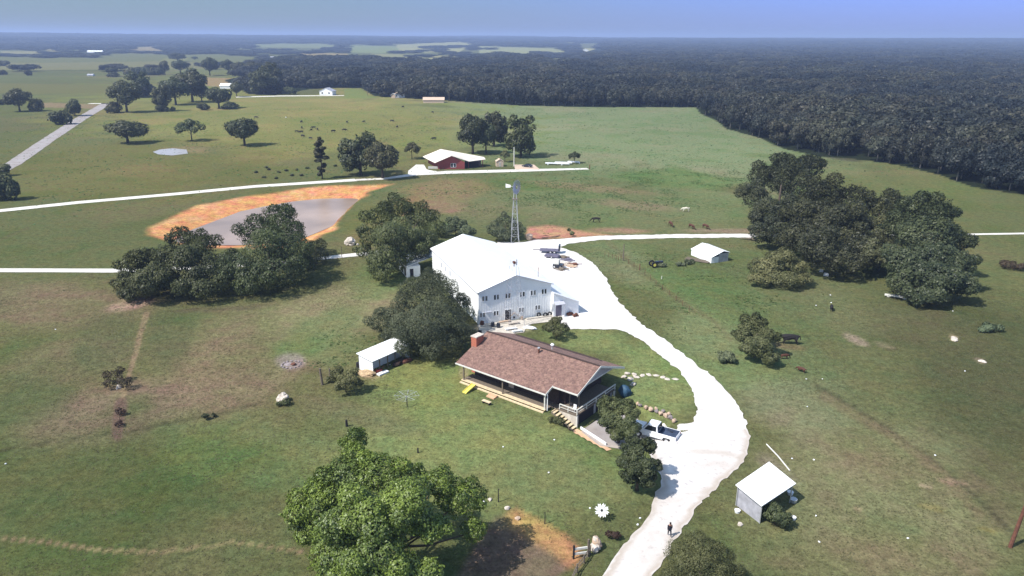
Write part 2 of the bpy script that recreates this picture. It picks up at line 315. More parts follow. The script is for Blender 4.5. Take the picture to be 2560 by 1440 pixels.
def cover(x, y, z):
    u, v, front = project(x, y, z)
    u = np.where(front, u, 5000); v = np.where(front, v, 3000)
    n1 = fbm(x, y, 38, 1, 5); n2 = fbm(x, y, 14, 9, 4); n3 = fbm(x, y, 110, 3, 4)
    C = np.tile(BASE, (len(x), 1))
    def blend(col, a):
        a = np.clip(a, 0, 1)[:, None]
        C[:] = C * (1 - a) + np.array(col)[None] * a
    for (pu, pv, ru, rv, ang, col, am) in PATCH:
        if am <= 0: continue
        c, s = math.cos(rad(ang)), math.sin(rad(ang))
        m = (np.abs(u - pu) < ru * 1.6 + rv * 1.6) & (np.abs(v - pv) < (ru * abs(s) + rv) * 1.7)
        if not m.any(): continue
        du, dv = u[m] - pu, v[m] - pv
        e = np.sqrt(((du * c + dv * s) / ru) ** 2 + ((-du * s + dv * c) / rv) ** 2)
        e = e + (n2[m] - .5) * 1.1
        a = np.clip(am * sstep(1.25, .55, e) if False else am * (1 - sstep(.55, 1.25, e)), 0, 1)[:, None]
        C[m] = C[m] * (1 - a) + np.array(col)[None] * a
    # natural mottling: dry against lush grass
    a = (sstep(.52, .72, n1) * .5)[:, None]; C[:] = C * (1 - a) + C * np.array([1.38, 1.08, 1.30])[None] * a
    a = (sstep(.50, .28, n2) if False else (1 - sstep(.28, .5, n2))) * .45
    C[:] = C * (1 - a[:, None]) + C * np.array([.66, .86, .62])[None] * a[:, None]
    C[:] = C * (.86 + .28 * n3[:, None])
    for pts, wd, col, am in LINES:
        d, _, _ = seg_dist(u, v, pts, False)
        d = d + (n2 - .5) * wd * 1.2
        blend(col, am * (1 - sstep(wd * .6, wd * 1.5, d)) * (v > 100))
    for p, col in FIELDS:
        us = [q[0] for q in p]; vs = [q[1] for q in p]
        m = (u > min(us)) & (u < max(us)) & (v > min(vs)) & (v < max(vs))
        if m.any():
            a = inside(u[m], v[m], p)[:, None] * .9
            C[m] = C[m] * (1 - a) + np.array(col)[None] * a
    m = sdist(u, v, CLAYP); blend((.40, .205, .15), sstep(-4, 5, m + (n2 - .5) * 14) * .95)
    m = sdist(u, v, GARDEN); blend(SOIL, sstep(-12, 14, m + (n2 - .5) * 40))
    rim = 1 - sstep(10, 44, np.abs(seg_dist(u, v, [(1290, 1300), (1345, 1330), (1400, 1362), (1430, 1390)], False)[0]) + (n2 - .5) * 30); blend((.40, .23, .11), rim * .85 * (m > -20))
    near = (x > -190) & (x < 20) & (y > 130) & (y < 300)
    if near.any():
        dc = sdist(x[near], y[near], CLAY)
        a = (sstep(-1.5, 1.2, dc + (n2[near] - .5) * 5))[:, None]
        st = fbm(x[near], y[near], 4, 31, 3)[:, None]
        gul = fbm(x[near] * 1.0, y[near] * .35, 2.2, 33, 3)[:, None]; pale = sstep(.5, .8, gul) * .6
        C[near] = C[near] * (1 - a) + ((np.array(CLAYC)[None] * (1 - pale * .6) + np.array([.62, .42, .28])[None] * pale * .6) * (.74 + .5 * st)) * a
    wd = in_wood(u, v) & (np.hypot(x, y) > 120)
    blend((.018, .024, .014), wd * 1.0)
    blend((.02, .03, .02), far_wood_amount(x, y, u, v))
    return np.clip(C * np.array([1.0, .985, .88]), 0, 1)

def new_mesh_obj(name, V, F, m=None, parent=None, smooth=False):
    me = bpy.data.meshes.new(name)
    V = np.asarray(V, np.float32)
    if isinstance(F, np.ndarray):
        k = F.shape[1]; n = len(F)
        me.vertices.add(len(V)); me.vertices.foreach_set('co', V.ravel())
        me.loops.add(n * k); me.loops.foreach_set('vertex_index', F.ravel().astype(np.int32))
        me.polygons.add(n); me.polygons.foreach_set('loop_start', np.arange(0, n * k, k, dtype=np.int32))
        try: me.polygons.foreach_set('loop_total', np.full(n, k, dtype=np.int32))
        except Exception: pass
        me.update(calc_edges=True); me.validate()
    else:
        me.from_pydata([tuple(map(float, q)) for q in V], [], F); me.update()
    if smooth: me.polygons.foreach_set('use_smooth', [True] * len(me.polygons))
    if m: me.materials.append(m)
    o = bpy.data.objects.new(name, me); S.collection.objects.link(o)
    if parent: o.parent = parent
    return o
def tag(o, label=None, cat=None, group=None, kind=None):
    if label: o['label'] = label
    if cat: o['category'] = cat
    if group: o['group'] = group
    if kind: o['kind'] = kind
    return o

def grassmat():
    m = bpy.data.materials.new('pasture'); m.use_nodes = True; N, L = nodes(m); b = N['Principled BSDF']
    at = N.new('ShaderNodeAttribute'); at.attribute_name = 'cover'
    tc = N.new('ShaderNodeTexCoord')
    def ns(scale, det, rg=.6):
        n = N.new('ShaderNodeTexNoise'); n.inputs['Scale'].default_value = scale; n.inputs['Detail'].default_value = det; n.inputs['Roughness'].default_value = rg
        L.new(tc.outputs['Object'], n.inputs['Vector']); return n
    a, c = ns(.8, 9, .8), ns(2.4, 6, .8)
    mr = N.new('ShaderNodeMapRange'); mr.inputs[1].default_value = .3; mr.inputs[2].default_value = .7; mr.inputs[3].default_value = .54; mr.inputs[4].default_value = 1.46; L.new(a.outputs[0], mr.inputs[0])
    mr2 = N.new('ShaderNodeMapRange'); mr2.inputs[1].default_value = .3; mr2.inputs[2].default_value = .7; mr2.inputs[3].default_value = .62; mr2.inputs[4].default_value = 1.38; L.new(c.outputs[0], mr2.inputs[0])
    mu = N.new('ShaderNodeMath'); mu.operation = 'MULTIPLY'; L.new(mr.outputs[0], mu.inputs[0]); L.new(mr2.outputs[0], mu.inputs[1])
    mx = N.new('ShaderNodeMix'); mx.data_type = 'RGBA'; mx.blend_type = 'MULTIPLY'; mx.inputs[0].default_value = 1
    L.new(at.outputs['Color'], mx.inputs[6]); L.new(mu.outputs[0], mx.inputs[7])
    hn = ns(.22, 5, .65); hr = N.new('ShaderNodeMapRange'); hr.inputs[1].default_value = .35; hr.inputs[2].default_value = .65; hr.inputs[3].default_value = .475; hr.inputs[4].default_value = .53; L.new(hn.outputs[0], hr.inputs[0])
    hs = N.new('ShaderNodeHueSaturation'); L.new(hr.outputs[0], hs.inputs['Hue']); L.new(mx.outputs[2], hs.inputs['Color']); L.new(hs.outputs[0], b.inputs['Base Color'])
    b.inputs['Roughness'].default_value = 1; b.inputs['Specular IOR Level'].default_value = 0
    bp = N.new('ShaderNodeBump'); bp.inputs['Strength'].default_value = .7; bp.inputs['Distance'].default_value = .5
    L.new(a.outputs[0], bp.inputs['Height']); L.new(bp.outputs[0], b.inputs['Normal'])
    return m
M['grass'] = grassmat()

ang = np.concatenate([np.arange(-180, -46, 4.0), np.arange(-45, 45.01, .14), np.arange(49, 180, 4.0)])
rr = np.concatenate([np.geomspace(22, 15000, 740)])
AA, RR = np.meshgrid(np.radians(ang), rr)
gx, gy = (RR * np.sin(AA)).ravel(), (RR * np.cos(AA)).ravel()
gz = hz(gx, gy)
na, nr = len(ang), len(rr)
ii = np.arange(nr - 1)[:, None] * na + np.arange(na)[None, :]
jj = np.arange(nr - 1)[:, None] * na + (np.arange(na)[None, :] + 1) % na
GF = np.stack([ii, ii + na, jj + na, jj], -1).reshape(-1, 4)
GF = GF[:, ::-1] if False else GF
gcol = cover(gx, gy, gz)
V = np.concatenate([np.stack([gx, gy, gz], 1), [[0, 0, 0]]])
# inner disc: quads (degenerate-free) from ring to centre as a fan of quads over pairs of cells
me_o = new_mesh_obj('ground', V[:-1], GF[:, [0, 3, 2, 1]], M['grass'], smooth=True)
tag(me_o, kind='structure', label='rolling green and tan pasture reaching to the horizon')
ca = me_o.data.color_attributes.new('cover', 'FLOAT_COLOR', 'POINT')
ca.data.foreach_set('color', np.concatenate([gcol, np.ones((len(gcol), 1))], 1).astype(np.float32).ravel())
# close the small hole straight below the camera with one more ring of the same sheet
bm = bmesh.new(); bm.from_mesh(me_o.data)
bm.verts.ensure_lookup_table()
f = bm.faces.new([bm.verts[i] for i in range(na)][::-1]); f.normal_update()
if f.normal.z < 0: f.normal_flip()
cl = bm.verts.layers.float_color.get('cover')
bm.to_mesh(me_o.data); bm.free()

# ------------------------------------------------------------------ sheets lying on the ground
def rough_poly(P, step, amp, seed=3):
    out = []
    rs = np.random.RandomState(seed)
    for i in range(len(P)):
        a = np.array(P[i][:2]); b = np.array(P[(i + 1) % len(P)][:2]); n = max(1, int(np.hypot(*(b - a)) / step))
        for k in range(n):
            q = a + (b - a) * k / n
            out.append((q[0] + rs.uniform(-amp, amp), q[1] + rs.uniform(-amp, amp)))
    return out
def sheet(name, P, cell, off, m, kind='structure', label=None):
    P = [(p[0], p[1]) for p in P]
    xs = np.array([p[0] for p in P]); ys = np.array([p[1] for p in P])
    nx = int((xs.max() - xs.min()) / cell) + 3; ny = int((ys.max() - ys.min()) / cell) + 3
    X, Y = np.meshgrid(xs.min() - cell + np.arange(nx + 1) * cell, ys.min() - cell + np.arange(ny + 1) * cell)
    sh = X.shape; x = X.ravel().copy(); y = Y.ravel().copy()
    ins = inside(x, y, P)
    I2 = ins.reshape(sh)
    cellin = I2[:-1, :-1] | I2[1:, :-1] | I2[:-1, 1:] | I2[1:, 1:]
    idx = np.arange(x.size).reshape(sh)
    F = np.stack([idx[:-1, :-1], idx[:-1, 1:], idx[1:, 1:], idx[1:, :-1]], -1)[cellin]
    used = np.zeros(x.size, bool); used[F.ravel()] = True
    mv = used & ~ins
    d, qx, qy = seg_dist(x[mv], y[mv], P)
    x[mv] = qx; y[mv] = qy
    rem = -np.ones(x.size, int); k = np.nonzero(used)[0]; rem[k] = np.arange(len(k))
    V = np.stack([x[k], y[k], hz(x[k], y[k]) + off], 1)
    o = new_mesh_obj(name, V, rem[F], m)
    de, _, _ = seg_dist(x[k], y[k], P); nn = fbm(x[k], y[k], 5, 41, 3)
    rim = np.clip(1 - sstep(.1, 1.3, de + (nn - .5) * 1.8), 0, 1) * (ins[k] * .75 + .25) * (.35 + .65 * (y[k] < 92))
    track = np.exp(-((fbm(x[k], y[k], 9, 44, 2) - .5) / .05) ** 2) * .35
    ca_ = o.data.attributes.new('rim', 'FLOAT', 'POINT'); ca_.data.foreach_set('value', np.clip(rim + (track + .08 + .42 * sstep(.44, .66, nn)) * (1 - sstep(86, 98, y[k])), 0, 1).astype(np.float32))
    return tag(o, kind=kind, label=label)
def strip(name, pts, widths, m, off=.06, label=None, step=6.0):
    """road along ground points with metric widths"""
    P = [np.array(p[:2]) for p in pts]; L = []; 
    for i in range(len(P) - 1):
        n = max(1, int(np.linalg.norm(P[i + 1] - P[i]) / step))
        for k in range(n): L.append((P[i] + (P[i + 1] - P[i]) * k / n, widths[i] + (widths[i + 1] - widths[i]) * k / n))
    L.append((P[-1], widths[-1]))
    V = []; 
    for i, (p, wd) in enumerate(L):
        a = L[max(0, i - 1)][0]; b = L[min(len(L) - 1, i + 1)][0]; t = (b - a) / (np.linalg.norm(b - a) + 1e-9); nn = np.array([-t[1], t[0]])
        j = 1 + (mnoise.noise(Vector((p[0] * .2, p[1] * .2, 0)))) * .12
        for s in (1, .33, -.33, -1): V.append((*(p + nn * s * wd / 2 * (j if abs(s) == 1 else 1)), 0))
    V = np.array(V); V[:, 2] = hz(V[:, 0], V[:, 1]) + off
    F = []
    for i in range(len(L) - 1):
        for k in range(3): F.append((i * 4 + k, i * 4 + k + 1, i * 4 + 5 + k, i * 4 + 4 + k))
    return tag(new_mesh_obj(name, V, F, m), kind='structure', label=label)

def gravel(name, c1, c2, spot=.35, sc=.25):
    m = bpy.data.materials.new(name); m.use_nodes = True; N, L = nodes(m); b = N['Principled BSDF']
    tc = N.new('ShaderNodeTexCoord'); n = N.new('ShaderNodeTexNoise'); n.inputs['Scale'].default_value = sc; n.inputs['Detail'].default_value = 8; n.inputs['Roughness'].default_value = .65; L.new(tc.outputs['Object'], n.inputs[0])
    r = N.new('ShaderNodeValToRGB'); e = r.color_ramp.elements; e[0].position = .36; e[1].position = .6; e[0].color = (*c1, 1); e[1].color = (*c2, 1); L.new(n.outputs[0], r.inputs[0])
    n2 = N.new('ShaderNodeTexNoise'); n2.inputs['Scale'].default_value = 1.6; n2.inputs['Detail'].default_value = 5; L.new(tc.outputs['Object'], n2.inputs[0])
    r2 = N.new('ShaderNodeValToRGB'); e = r2.color_ramp.elements; e[0].position = .30; e[1].position = .42; e[0].color = (1 - spot, 1 - spot, 1 - spot * .9, 1); e[1].color = (1, 1, 1, 1); L.new(n2.outputs[0], r2.inputs[0])
    mx = N.new('ShaderNodeMix'); mx.data_type = 'RGBA'; mx.blend_type = 'MULTIPLY'; mx.inputs[0].default_value = 1; L.new(r.outputs[0], mx.inputs[6]); L.new(r2.outputs[0], mx.inputs[7]); ra = N.new('ShaderNodeAttribute'); ra.attribute_name = 'rim'; rx_ = N.new('ShaderNodeMix'); rx_.data_type = 'RGBA'; rx_.inputs[7].default_value = (.43, .375, .325, 1)
    L.new(ra.outputs['Fac'], rx_.inputs[0]); L.new(mx.outputs[2], rx_.inputs[6]); L.new(rx_.outputs[2], b.inputs['Base Color'])
    b.inputs['Roughness'].default_value = 1; b.inputs['Specular IOR Level'].default_value = .05
    bp = N.new('ShaderNodeBump'); bp.inputs['Strength'].default_value = .4; bp.inputs['Distance'].default_value = .1; L.new(n2.outputs[0], bp.inputs['Height']); L.new(bp.outputs[0], b.inputs['Normal'])
    return m
M['gravel'] = gravel('white_gravel', (.58, .54, .52), (.72, .71, .70), .30)
M['gravelroad'] = gravel('pale_gravel_road', (.55, .52, .47), (.68, .66, .62), .2)
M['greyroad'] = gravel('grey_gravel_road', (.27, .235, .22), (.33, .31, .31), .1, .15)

DRIVE = [(1350, 1720), (1505, 1440), (1530, 1402), (1580, 1340), (1622, 1290), (1640, 1240), (1652, 1195), (1640, 1150), (1612, 1110), (1600, 1080), (1600, 1050), (1618, 1036), (1640, 1045), (1690, 1068), (1735, 1053), (1746, 1022), (1735, 985), (1700, 930), (1645, 885), (1590, 842), (1545, 823), (1430, 823), (1404, 812), (1390, 796),
         (1300, 760), (1200, 640), (1245, 606), (1312, 606), (1330, 601), (1400, 598), (1500, 590), (1700, 586), (1885, 585), (1885, 594), (1700, 595), (1500, 600), (1415, 611), (1402, 619), (1440, 632), (1480, 656), (1512, 690), (1526, 722), (1550, 758), (1605, 812), (1665, 852), (1728, 902), (1790, 950), (1840, 1010), (1868, 1060), (1876, 1112), (1858, 1155), (1800, 1210), (1742, 1270), (1702, 1332), (1655, 1400), (1630, 1440), (1520, 1720)]
sheet('driveway', rough_poly([g0(*q) for q in DRIVE], .9, .34), .6, .07, M['gravel'], label='white gravel driveway and yard')
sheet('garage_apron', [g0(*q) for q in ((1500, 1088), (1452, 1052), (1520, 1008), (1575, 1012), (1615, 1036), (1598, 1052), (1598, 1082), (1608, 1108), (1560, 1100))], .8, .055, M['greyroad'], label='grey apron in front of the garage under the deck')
PV = [(u, v) for u, v in ((1200, 842), (1196, 812), (1300, 800), (1404, 790), (1406, 801), (1320, 812), (1310, 832), (1240, 842))]
sheet('patio', rough_poly([g0(*q) for q in PV], 1.5, .1), .9, .11, M['concrete'], label='pale paved patio before the white barn')
strip('lane', [G(-300, 553), G(0, 527), G(200, 506), G(420, 487), G(640, 466), G(890, 450)], [4.6, 4.6, 4.6, 4.8, 5, 5], M['gravelroad'], label='white gravel lane past the pond')
strip('lane', [G(890, 450), G(960, 447), G(1040, 436), G(1120, 431), G(1280, 427), G(1470, 422)], [3.5, 3.5, 5, 6.5, 6, 3.5], M['gravelroad'], label='white gravel lane before the red house')
sheet('forecourt', [G(*q)[:2] for q in ((1020, 428), (1040, 412), (1060, 412), (1068, 426), (1110, 430), (1020, 436))], 4, .09, M['gravelroad'], label='pale turning place left of the red house')
strip('lane', [G(-300, 676), G(0, 676), G(290, 677), G(520, 668), G(690, 658), G(890, 637), G(1000, 625)], [2.9] * 7, M['gravelroad'], label='white gravel lane behind the willows')
strip('lane', [G(1880, 590), G(2440, 586), G(2560, 584), G(3200, 580)], [1.7, 1.7, 1.7, 1.7], M['gravelroad'], label='pale lane on the right behind the big trees')
strip('road', [G(-60, 455), G(30, 412), G(120, 350), G(200, 298), G(268, 258)], [6.5, 6.5, 7, 7.5, 8], M['greyroad'], label='straight grey country road')
strip('road', [G(222, 259), G(275, 259)], [6, 6], M['gravelroad'], label='pale strip of road at the crossing')
strip('lane', [G(590, 243), G(700, 240), G(860, 239)], [9, 10, 7], M['gravelroad'], label='pale lane beside the far white house')
sheet('parking', [G(*q)[:2] for q in ((1285, 412), (1335, 412), (1350, 424), (1288, 424))], 3, .09, M['tanwall'], label='tan parking spot of the black car')

wm = mat('pond_water', (.32, .235, .185), .28, spec=.5, var=.3, scale=.05)
sheet('pond_water', POND, 1.6, 0, wm, label='grey brown water of the clay-banked pond')
bpy.data.objects['pond_water'].data.vertices.foreach_set('co', np.array([(v.co.x, v.co.y, -1.22) for v in bpy.data.objects['pond_water'].data.vertices], np.float32).ravel())
PUD = [G(*q)[:2] for q in ((382, 380), (400, 374), (430, 371), (466, 374), (470, 384), (430, 389), (395, 386))]
sheet('puddle_water', PUD, 1.5, .07, mat('puddle', (.36, .35, .36), .3), label='small pale stock pond below the three trees')

# ------------------------------------------------------------------ mesh builder
class MB:
    def __init__(s): s.V = []; s.F = []
    def add(s, V, F):
        k = len(s.V); s.V += [tuple(v) for v in V]; s.F += [tuple(i + k for i in f) for f in F]; return s
    def box(s, x0, x1, y0, y1, z0, z1):
        return s.add([(x0, y0, z0), (x1, y0, z0), (x1, y1, z0), (x0, y1, z0), (x0, y0, z1), (x1, y0, z1), (x1, y1, z1), (x0, y1, z1)],
                     [(3, 2, 1, 0), (4, 5, 6, 7), (0, 1, 5, 4), (1, 2, 6, 5), (2, 3, 7, 6), (3, 0, 4, 7)])
    def slab(s, P, n):
        """plate: polygon P extruded by the vector n"""
        k = len(P); Q = [tuple(Vector(p) + Vector(n)) for p in P]
        return s.add(list(P) + Q, [tuple(range(k))[::-1], tuple(range(k, 2 * k))] + [(i, (i + 1) % k, k + (i + 1) % k, k + i) for i in range(k)])
    def tube(s, pts, rads, n=7, cap=True):
        pts = [Vector(p) for p in pts]; k = len(s.V)
        for i, p in enumerate(pts):
            t = (pts[min(i + 1, len(pts) - 1)] - pts[max(i - 1, 0)]).normalized()
            a = t.orthogonal().normalized() if i == 0 else (a - t * a.dot(t)).normalized()
            b = t.cross(a); r = rads[i] if hasattr(rads, '__len__') else rads
            for j in range(n):
                th = 2 * math.pi * j / n; s.V.append(tuple(p + (a * math.cos(th) + b * math.sin(th)) * r))
        for i in range(len(pts) - 1):
            for j in range(n):
                s.F.append((k + i * n + j, k + i * n + (j + 1) % n, k + (i + 1) * n + (j + 1) % n, k + (i + 1) * n + j))
        if cap:
            s.F.append(tuple(k + j for j in range(n))[::-1]); s.F.append(tuple(k + (len(pts) - 1) * n + j for j in range(n)))
        return s
    def xform(s, mtx):
        s.V = [tuple(mtx @ Vector(v)) for v in s.V]; return s
    def rock(s, c, r, seed=0, flat=.7, n=2):
        bm = bmesh.new(); bmesh.ops.create_icosphere(bm, subdivisions=n, radius=1)
        o = Vector((seed * 3.7, seed * 1.3, 0)); k = len(s.V)
        rx, ry, rz_ = (r if hasattr(r, '__len__') else (r, r, r * flat))
        for v in bm.verts:
            q = v.co * (1 + .45 * mnoise.noise(v.co * 1.3 + o) + .15 * mnoise.noise(v.co * 3.5 + o))
            s.V.append((c[0] + q.x * rx, c[1] + q.y * ry, c[2] + q.z * rz_))
        for f in bm.faces: s.F.append(tuple(k + v.index for v in f.verts))
        bm.free(); return s
    def build(s, name, m, parent=None, smooth=False, bevel=0):
        o = new_mesh_obj(name, s.V, s.F, m, parent, smooth)
        if bevel:
            b = o.modifiers.new('bevel', 'BEVEL'); b.width = bevel; b.segments = 2; b.limit_method = 'ANGLE'
        return o
def empty(name, loc, rz=0.0, label=None, cat=None, group=None):
    o = bpy.data.objects.new(name, None); S.collection.objects.link(o); o.location = loc; o.rotation_euler = (0, 0, rz)
    o.empty_display_size = .5
    return tag(o, label, cat, group)
def copy_tree(o, parent=None):
    c = o.copy(); S.collection.objects.link(c)
    if parent: c.parent = parent
    for ch in o.children:
        if ch.name in S.objects: copy_tree(ch, c)
    return c

# ------------------------------------------------------------------ trees
def crown_lobes(kind, rs):
    """unit crown: diameter 1, from z0 to 1"""
    L = []
    if kind == 'round':
        for i in range(26):
            d = rs.normal(size=3); d /= np.linalg.norm(d)
            if d[2] < -.55: d[2] *= -.6
            k = rs.uniform(.55, .78) ; r = rs.uniform(.12, .2)
            L.append((d[0] * .5 * k, d[1] * .5 * k, .58 + d[2] * .40 * k, r, r, r * .95))
        L.append((0, 0, .55, .3, .3, .3))
    elif kind == 'tall':
        for i in range(24):
            t = rs.uniform(.18, .9); a = rs.uniform(0, 6.28); R = .36 * math.sqrt(max(.05, 1 - ((t - .5) / .55) ** 2)); r = rs.uniform(.11, .17)
            L.append((math.cos(a) * R, math.sin(a) * R, t, r, r, r * .8))
        L.append((0, 0, .5, .25, .25, .38))
    elif kind == 'bush':
        for i in range(16):
            a = rs.uniform(0, 6.28); R = rs.uniform(.05, .36); z = rs.uniform(.2, .72) * (1 - R * .8); r = rs.uniform(.14, .22)
            L.append((math.cos(a) * R, math.sin(a) * R, z, r, r, r * 1.2))
    elif kind == 'umbrella':
        for i in range(24):
            a = rs.uniform(0, 6.28); R = math.sqrt(rs.uniform(0, 1)) * .40; z = .86 - R * R * 1.6 - rs.uniform(0, .18); r = rs.uniform(.09, .14)
            L.append((math.cos(a) * R, math.sin(a) * R, z, r, r, r * .95))
    elif kind == 'cone':
        for i in range(60):
            t = rs.uniform(0.08, .97) ** 1.1; a = rs.uniform(0, 6.28); R = .44 * (1 - t) ** .62; r = .10 + .06 * (1 - t)
            L.append((math.cos(a) * R, math.sin(a) * R, t, r * .9, r * .9, r * 1.1))
        L.append((0, 0, .42, .3, .3, .36))
    return L
def leaf_cloud(L, n, size, seed, bumps=.25, upbias=.15, style='leaf', asp=.62):
    """n leaf faces spread over lobes L (x,y,z,rx,ry,rz); returns V, F, tint"""
    rs = np.random.RandomState(seed)
    L = np.array(L, float); A = (L[:, 3] * L[:, 5]); 
    k = rs.choice(len(L), size=n * 2, p=A / A.sum())
    d = rs.normal(size=(n * 2, 3)); d[:, 2] += upbias; d /= np.linalg.norm(d, axis=1)[:, None]
    rad_ = 1 - np.abs(rs.normal(size=n * 2)) * .13
    bump = 1 + bumps * (np.sin(d[:, 0] * 7 + k * 1.7) * np.sin(d[:, 1] * 6 + k * 2.3) * np.sin(d[:, 2] * 7 + k) + .4 * np.sin(d[:, 0] * 17 + k) * np.sin(d[:, 1] * 15) * np.sin(d[:, 2] * 16 + k))
    P = L[k, :3] + d * L[k, 3:6] * (rad_ * bump)[:, None]
    # drop most leaves buried in other lobes
    dep = np.zeros(n * 2)
    for l in L:
        e = np.sqrt((((P - l[:3]) / l[3:6]) ** 2).sum(1)); dep = np.maximum(dep, 1 - e)
    keep = np.nonzero((dep < .3) | (rs.uniform(size=n * 2) < .12))[0][:n]
    P, d, k, dep = P[keep], d[keep], k[keep], dep[keep]; n = len(P)
    c = (L[:, :3] * A[:, None]).sum(0) / A.sum()
    o = P - c; o /= np.linalg.norm(o, axis=1)[:, None] + 1e-9
    N = d * .75 + o * .35 + rs.normal(size=(n, 3)) * .42 + np.array([0, 0, .25]); N /= np.linalg.norm(N, axis=1)[:, None]
    if style == 'strand':
        T = np.stack([rs.normal(size=n) * .25, rs.normal(size=n) * .25, -np.ones(n)], 1) + o * .25
    else:
        T = rs.normal(size=(n, 3))
    T -= N * (T * N).sum(1)[:, None]; T /= np.linalg.norm(T, axis=1)[:, None] + 1e-9
    B = np.cross(N, T)
    s = size * rs.uniform(.55, 1.35, n)[:, None]
    a = asp
    v0 = P - T * s; v2 = P + T * s; v1 = P + B * s * a + N * s * .12; v3 = P - B * s * a + N * s * .12
    V = np.stack([v0, v1, v2, v3], 1).reshape(-1, 3)
    F = np.arange(n * 4).reshape(-1, 4)
    lt = rs.uniform(size=len(L))[k]
    tint = np.clip(.42 * lt + .48 * rs.uniform(size=n) ** 1.3 + .12 * o[:, 2], 0, 1)
    return V, F, tint
def leaf_obj(name, cloud, m, parent=None):
    V, F, t = cloud
    o = new_mesh_obj(name, V, F, m, parent)
    at = o.data.attributes.new('tint', 'FLOAT', 'FACE'); at.data.foreach_set('value', t.astype(np.float32))
    return o
def trunk_mesh(h, r, lobes, rs, lean=0.0, limbs=6, zb=.35):
    mb = MB(); top = Vector((lean, 0, h * .75))
    mb.tube([(0, 0, -.02 * h), (lean * .2, 0, h * .2), (lean * .6, 0, h * .5), tuple(top)], [r * 1.35, r, r * .75, r * .25], 8)
    idx = rs.permutation(len(lobes))[:limbs]
    for i in idx:
        l = lobes[i]; s = Vector((lean * .3, 0, h * rs.uniform(zb * .6, zb * 1.2))); e = Vector(l[:3])
        mid = (s + e) / 2 + Vector((0, 0, -.06 * h))
        mb.tube([s, mid, e], [r * .5, r * .32, r * .1], 5, cap=False)
    return mb

PROTO = {}
def proto(key, shape, n, size, m, seed, style='leaf', trunk=True, r=.03, asp=.62, tm_='bark'):
    rs = np.random.RandomState(seed); L = crown_lobes(shape, rs)
    PROTO[key] = (L, leaf_cloud(L, n, size, seed, style=style, asp=asp), m, trunk_mesh(1, r, L, rs) if trunk else None, [None, None], M[tm_])
def put_tree(key, loc, H, W, name, label, cat='tree', group=None, rz=None, matl=None):
    L, cloud, m, tm, cache, tmat = PROTO[key]
    e = empty(name, loc, random.uniform(0, 6.28) if rz is None else rz, label, cat, group)
    e.scale = (W, W, H)
    if cache[0] is None:
        c = leaf_obj('crown', cloud, m, e); cache[0] = c
        if tm: cache[1] = tm.build('trunk', tmat, e, smooth=True)
    else:
        c = cache[0].copy(); c.parent = e; S.collection.objects.link(c)
        if cache[1]: t = cache[1].copy(); t.parent = e; S.collection.objects.link(t)
    if matl:
        c.material_slots[0].link = 'OBJECT'; c.material_slots[0].material = matl
    return e
for i in range(4): proto('wood%d' % i, ['round', 'tall', 'round', 'tall'][i], 1900, .046, M['leaf_wood'], 50 + i, r=.022, tm_='pale_bark')
for i in range(3): proto('oak%d' % i, 'round', 4200, .033, M['leaf_dark'], 70 + i)
proto('tall0', 'tall', 4200, .033, M['leaf_dark'], 81)
proto('tall1', 'tall', 4200, .033, M['leaf_willow'], 82)
proto('bush0', 'bush', 1800, .05, M['leaf_mid'], 91, trunk=True, r=.02)
proto('bush1', 'bush', 1800, .05, M['leaf_dark'], 92, r=.02)
proto('umb0', 'umbrella', 4200, .030, M['leaf_dark'], 93, r=.022)
proto('umb1', 'umbrella', 3000, .028, M['leaf_mid'], 95, r=.018)

def height_for(p, vtop):
    """height above p that reaches picture row vtop"""
    lo, hi = 0.2, 60
    for _ in range(30):
        m_ = (lo + hi) / 2
        _, v, _ = project(np.array(p[0]), np.array(p[1]), np.array(p[2] + m_))
        if v > vtop: lo = m_
        else: hi = m_
    return (lo + hi) / 2
def ppm(p):
    """picture units per metre at p"""
    q = (np.array([p[0], p[1], p[2] - CAM_H]) @ CMn); return FPX / -q[2]
def tree_px(key, u, v, vtop, wpx, name, label, group=None, cat='tree', matl=None, rz=None):
    p = G(u, v); W = wpx / ppm(p); H = height_for(p, vtop)
    # the far rim of a wide crown reaches higher in the picture than its centre
    d = math.hypot(p[0], p[1]); H = max(H - W * .20 * CAM_H / d, H * .6)
    if v < 300: H *= 1.1; W *= 1.13
    return put_tree(key, p, H, W, name, label, cat, group, rz, matl)

# ================================================================== BUILDINGS
def window(parent, x, z, w_, h, y=0.0, facing='y', name='window', dark=True):
    """framed double window standing 3 cm proud of a wall in the plane y"""
    f = MB(); t = .09
    f.box(x - w_/2 - t, x + w_/2 + t, y - .05, y - .003, z - h/2 - t, z - h/2); f.box(x - w_/2 - t, x + w_/2 + t, y - .05, y - .003, z + h/2, z + h/2 + t)
    f.box(x - w_/2 - t, x - w_/2, y - .05, y - .003, z - h/2, z + h/2); f.box(x + w_/2, x + w_/2 + t, y - .05, y - .003, z - h/2, z + h/2); f.box(x - .11, x + .11, y - .05, y - .003, z - h/2, z + h/2)
    o = f.build(name, M['white'], parent)
    MB().box(x - w_/2, x - .112, y - .02, y - .004, z - h/2 + .002, z + h/2 - .002).box(x + .112, x + w_/2, y - .02, y - .004, z - h/2 + .002, z + h/2 - .002).build('pane', M['glass'], o)
    return o

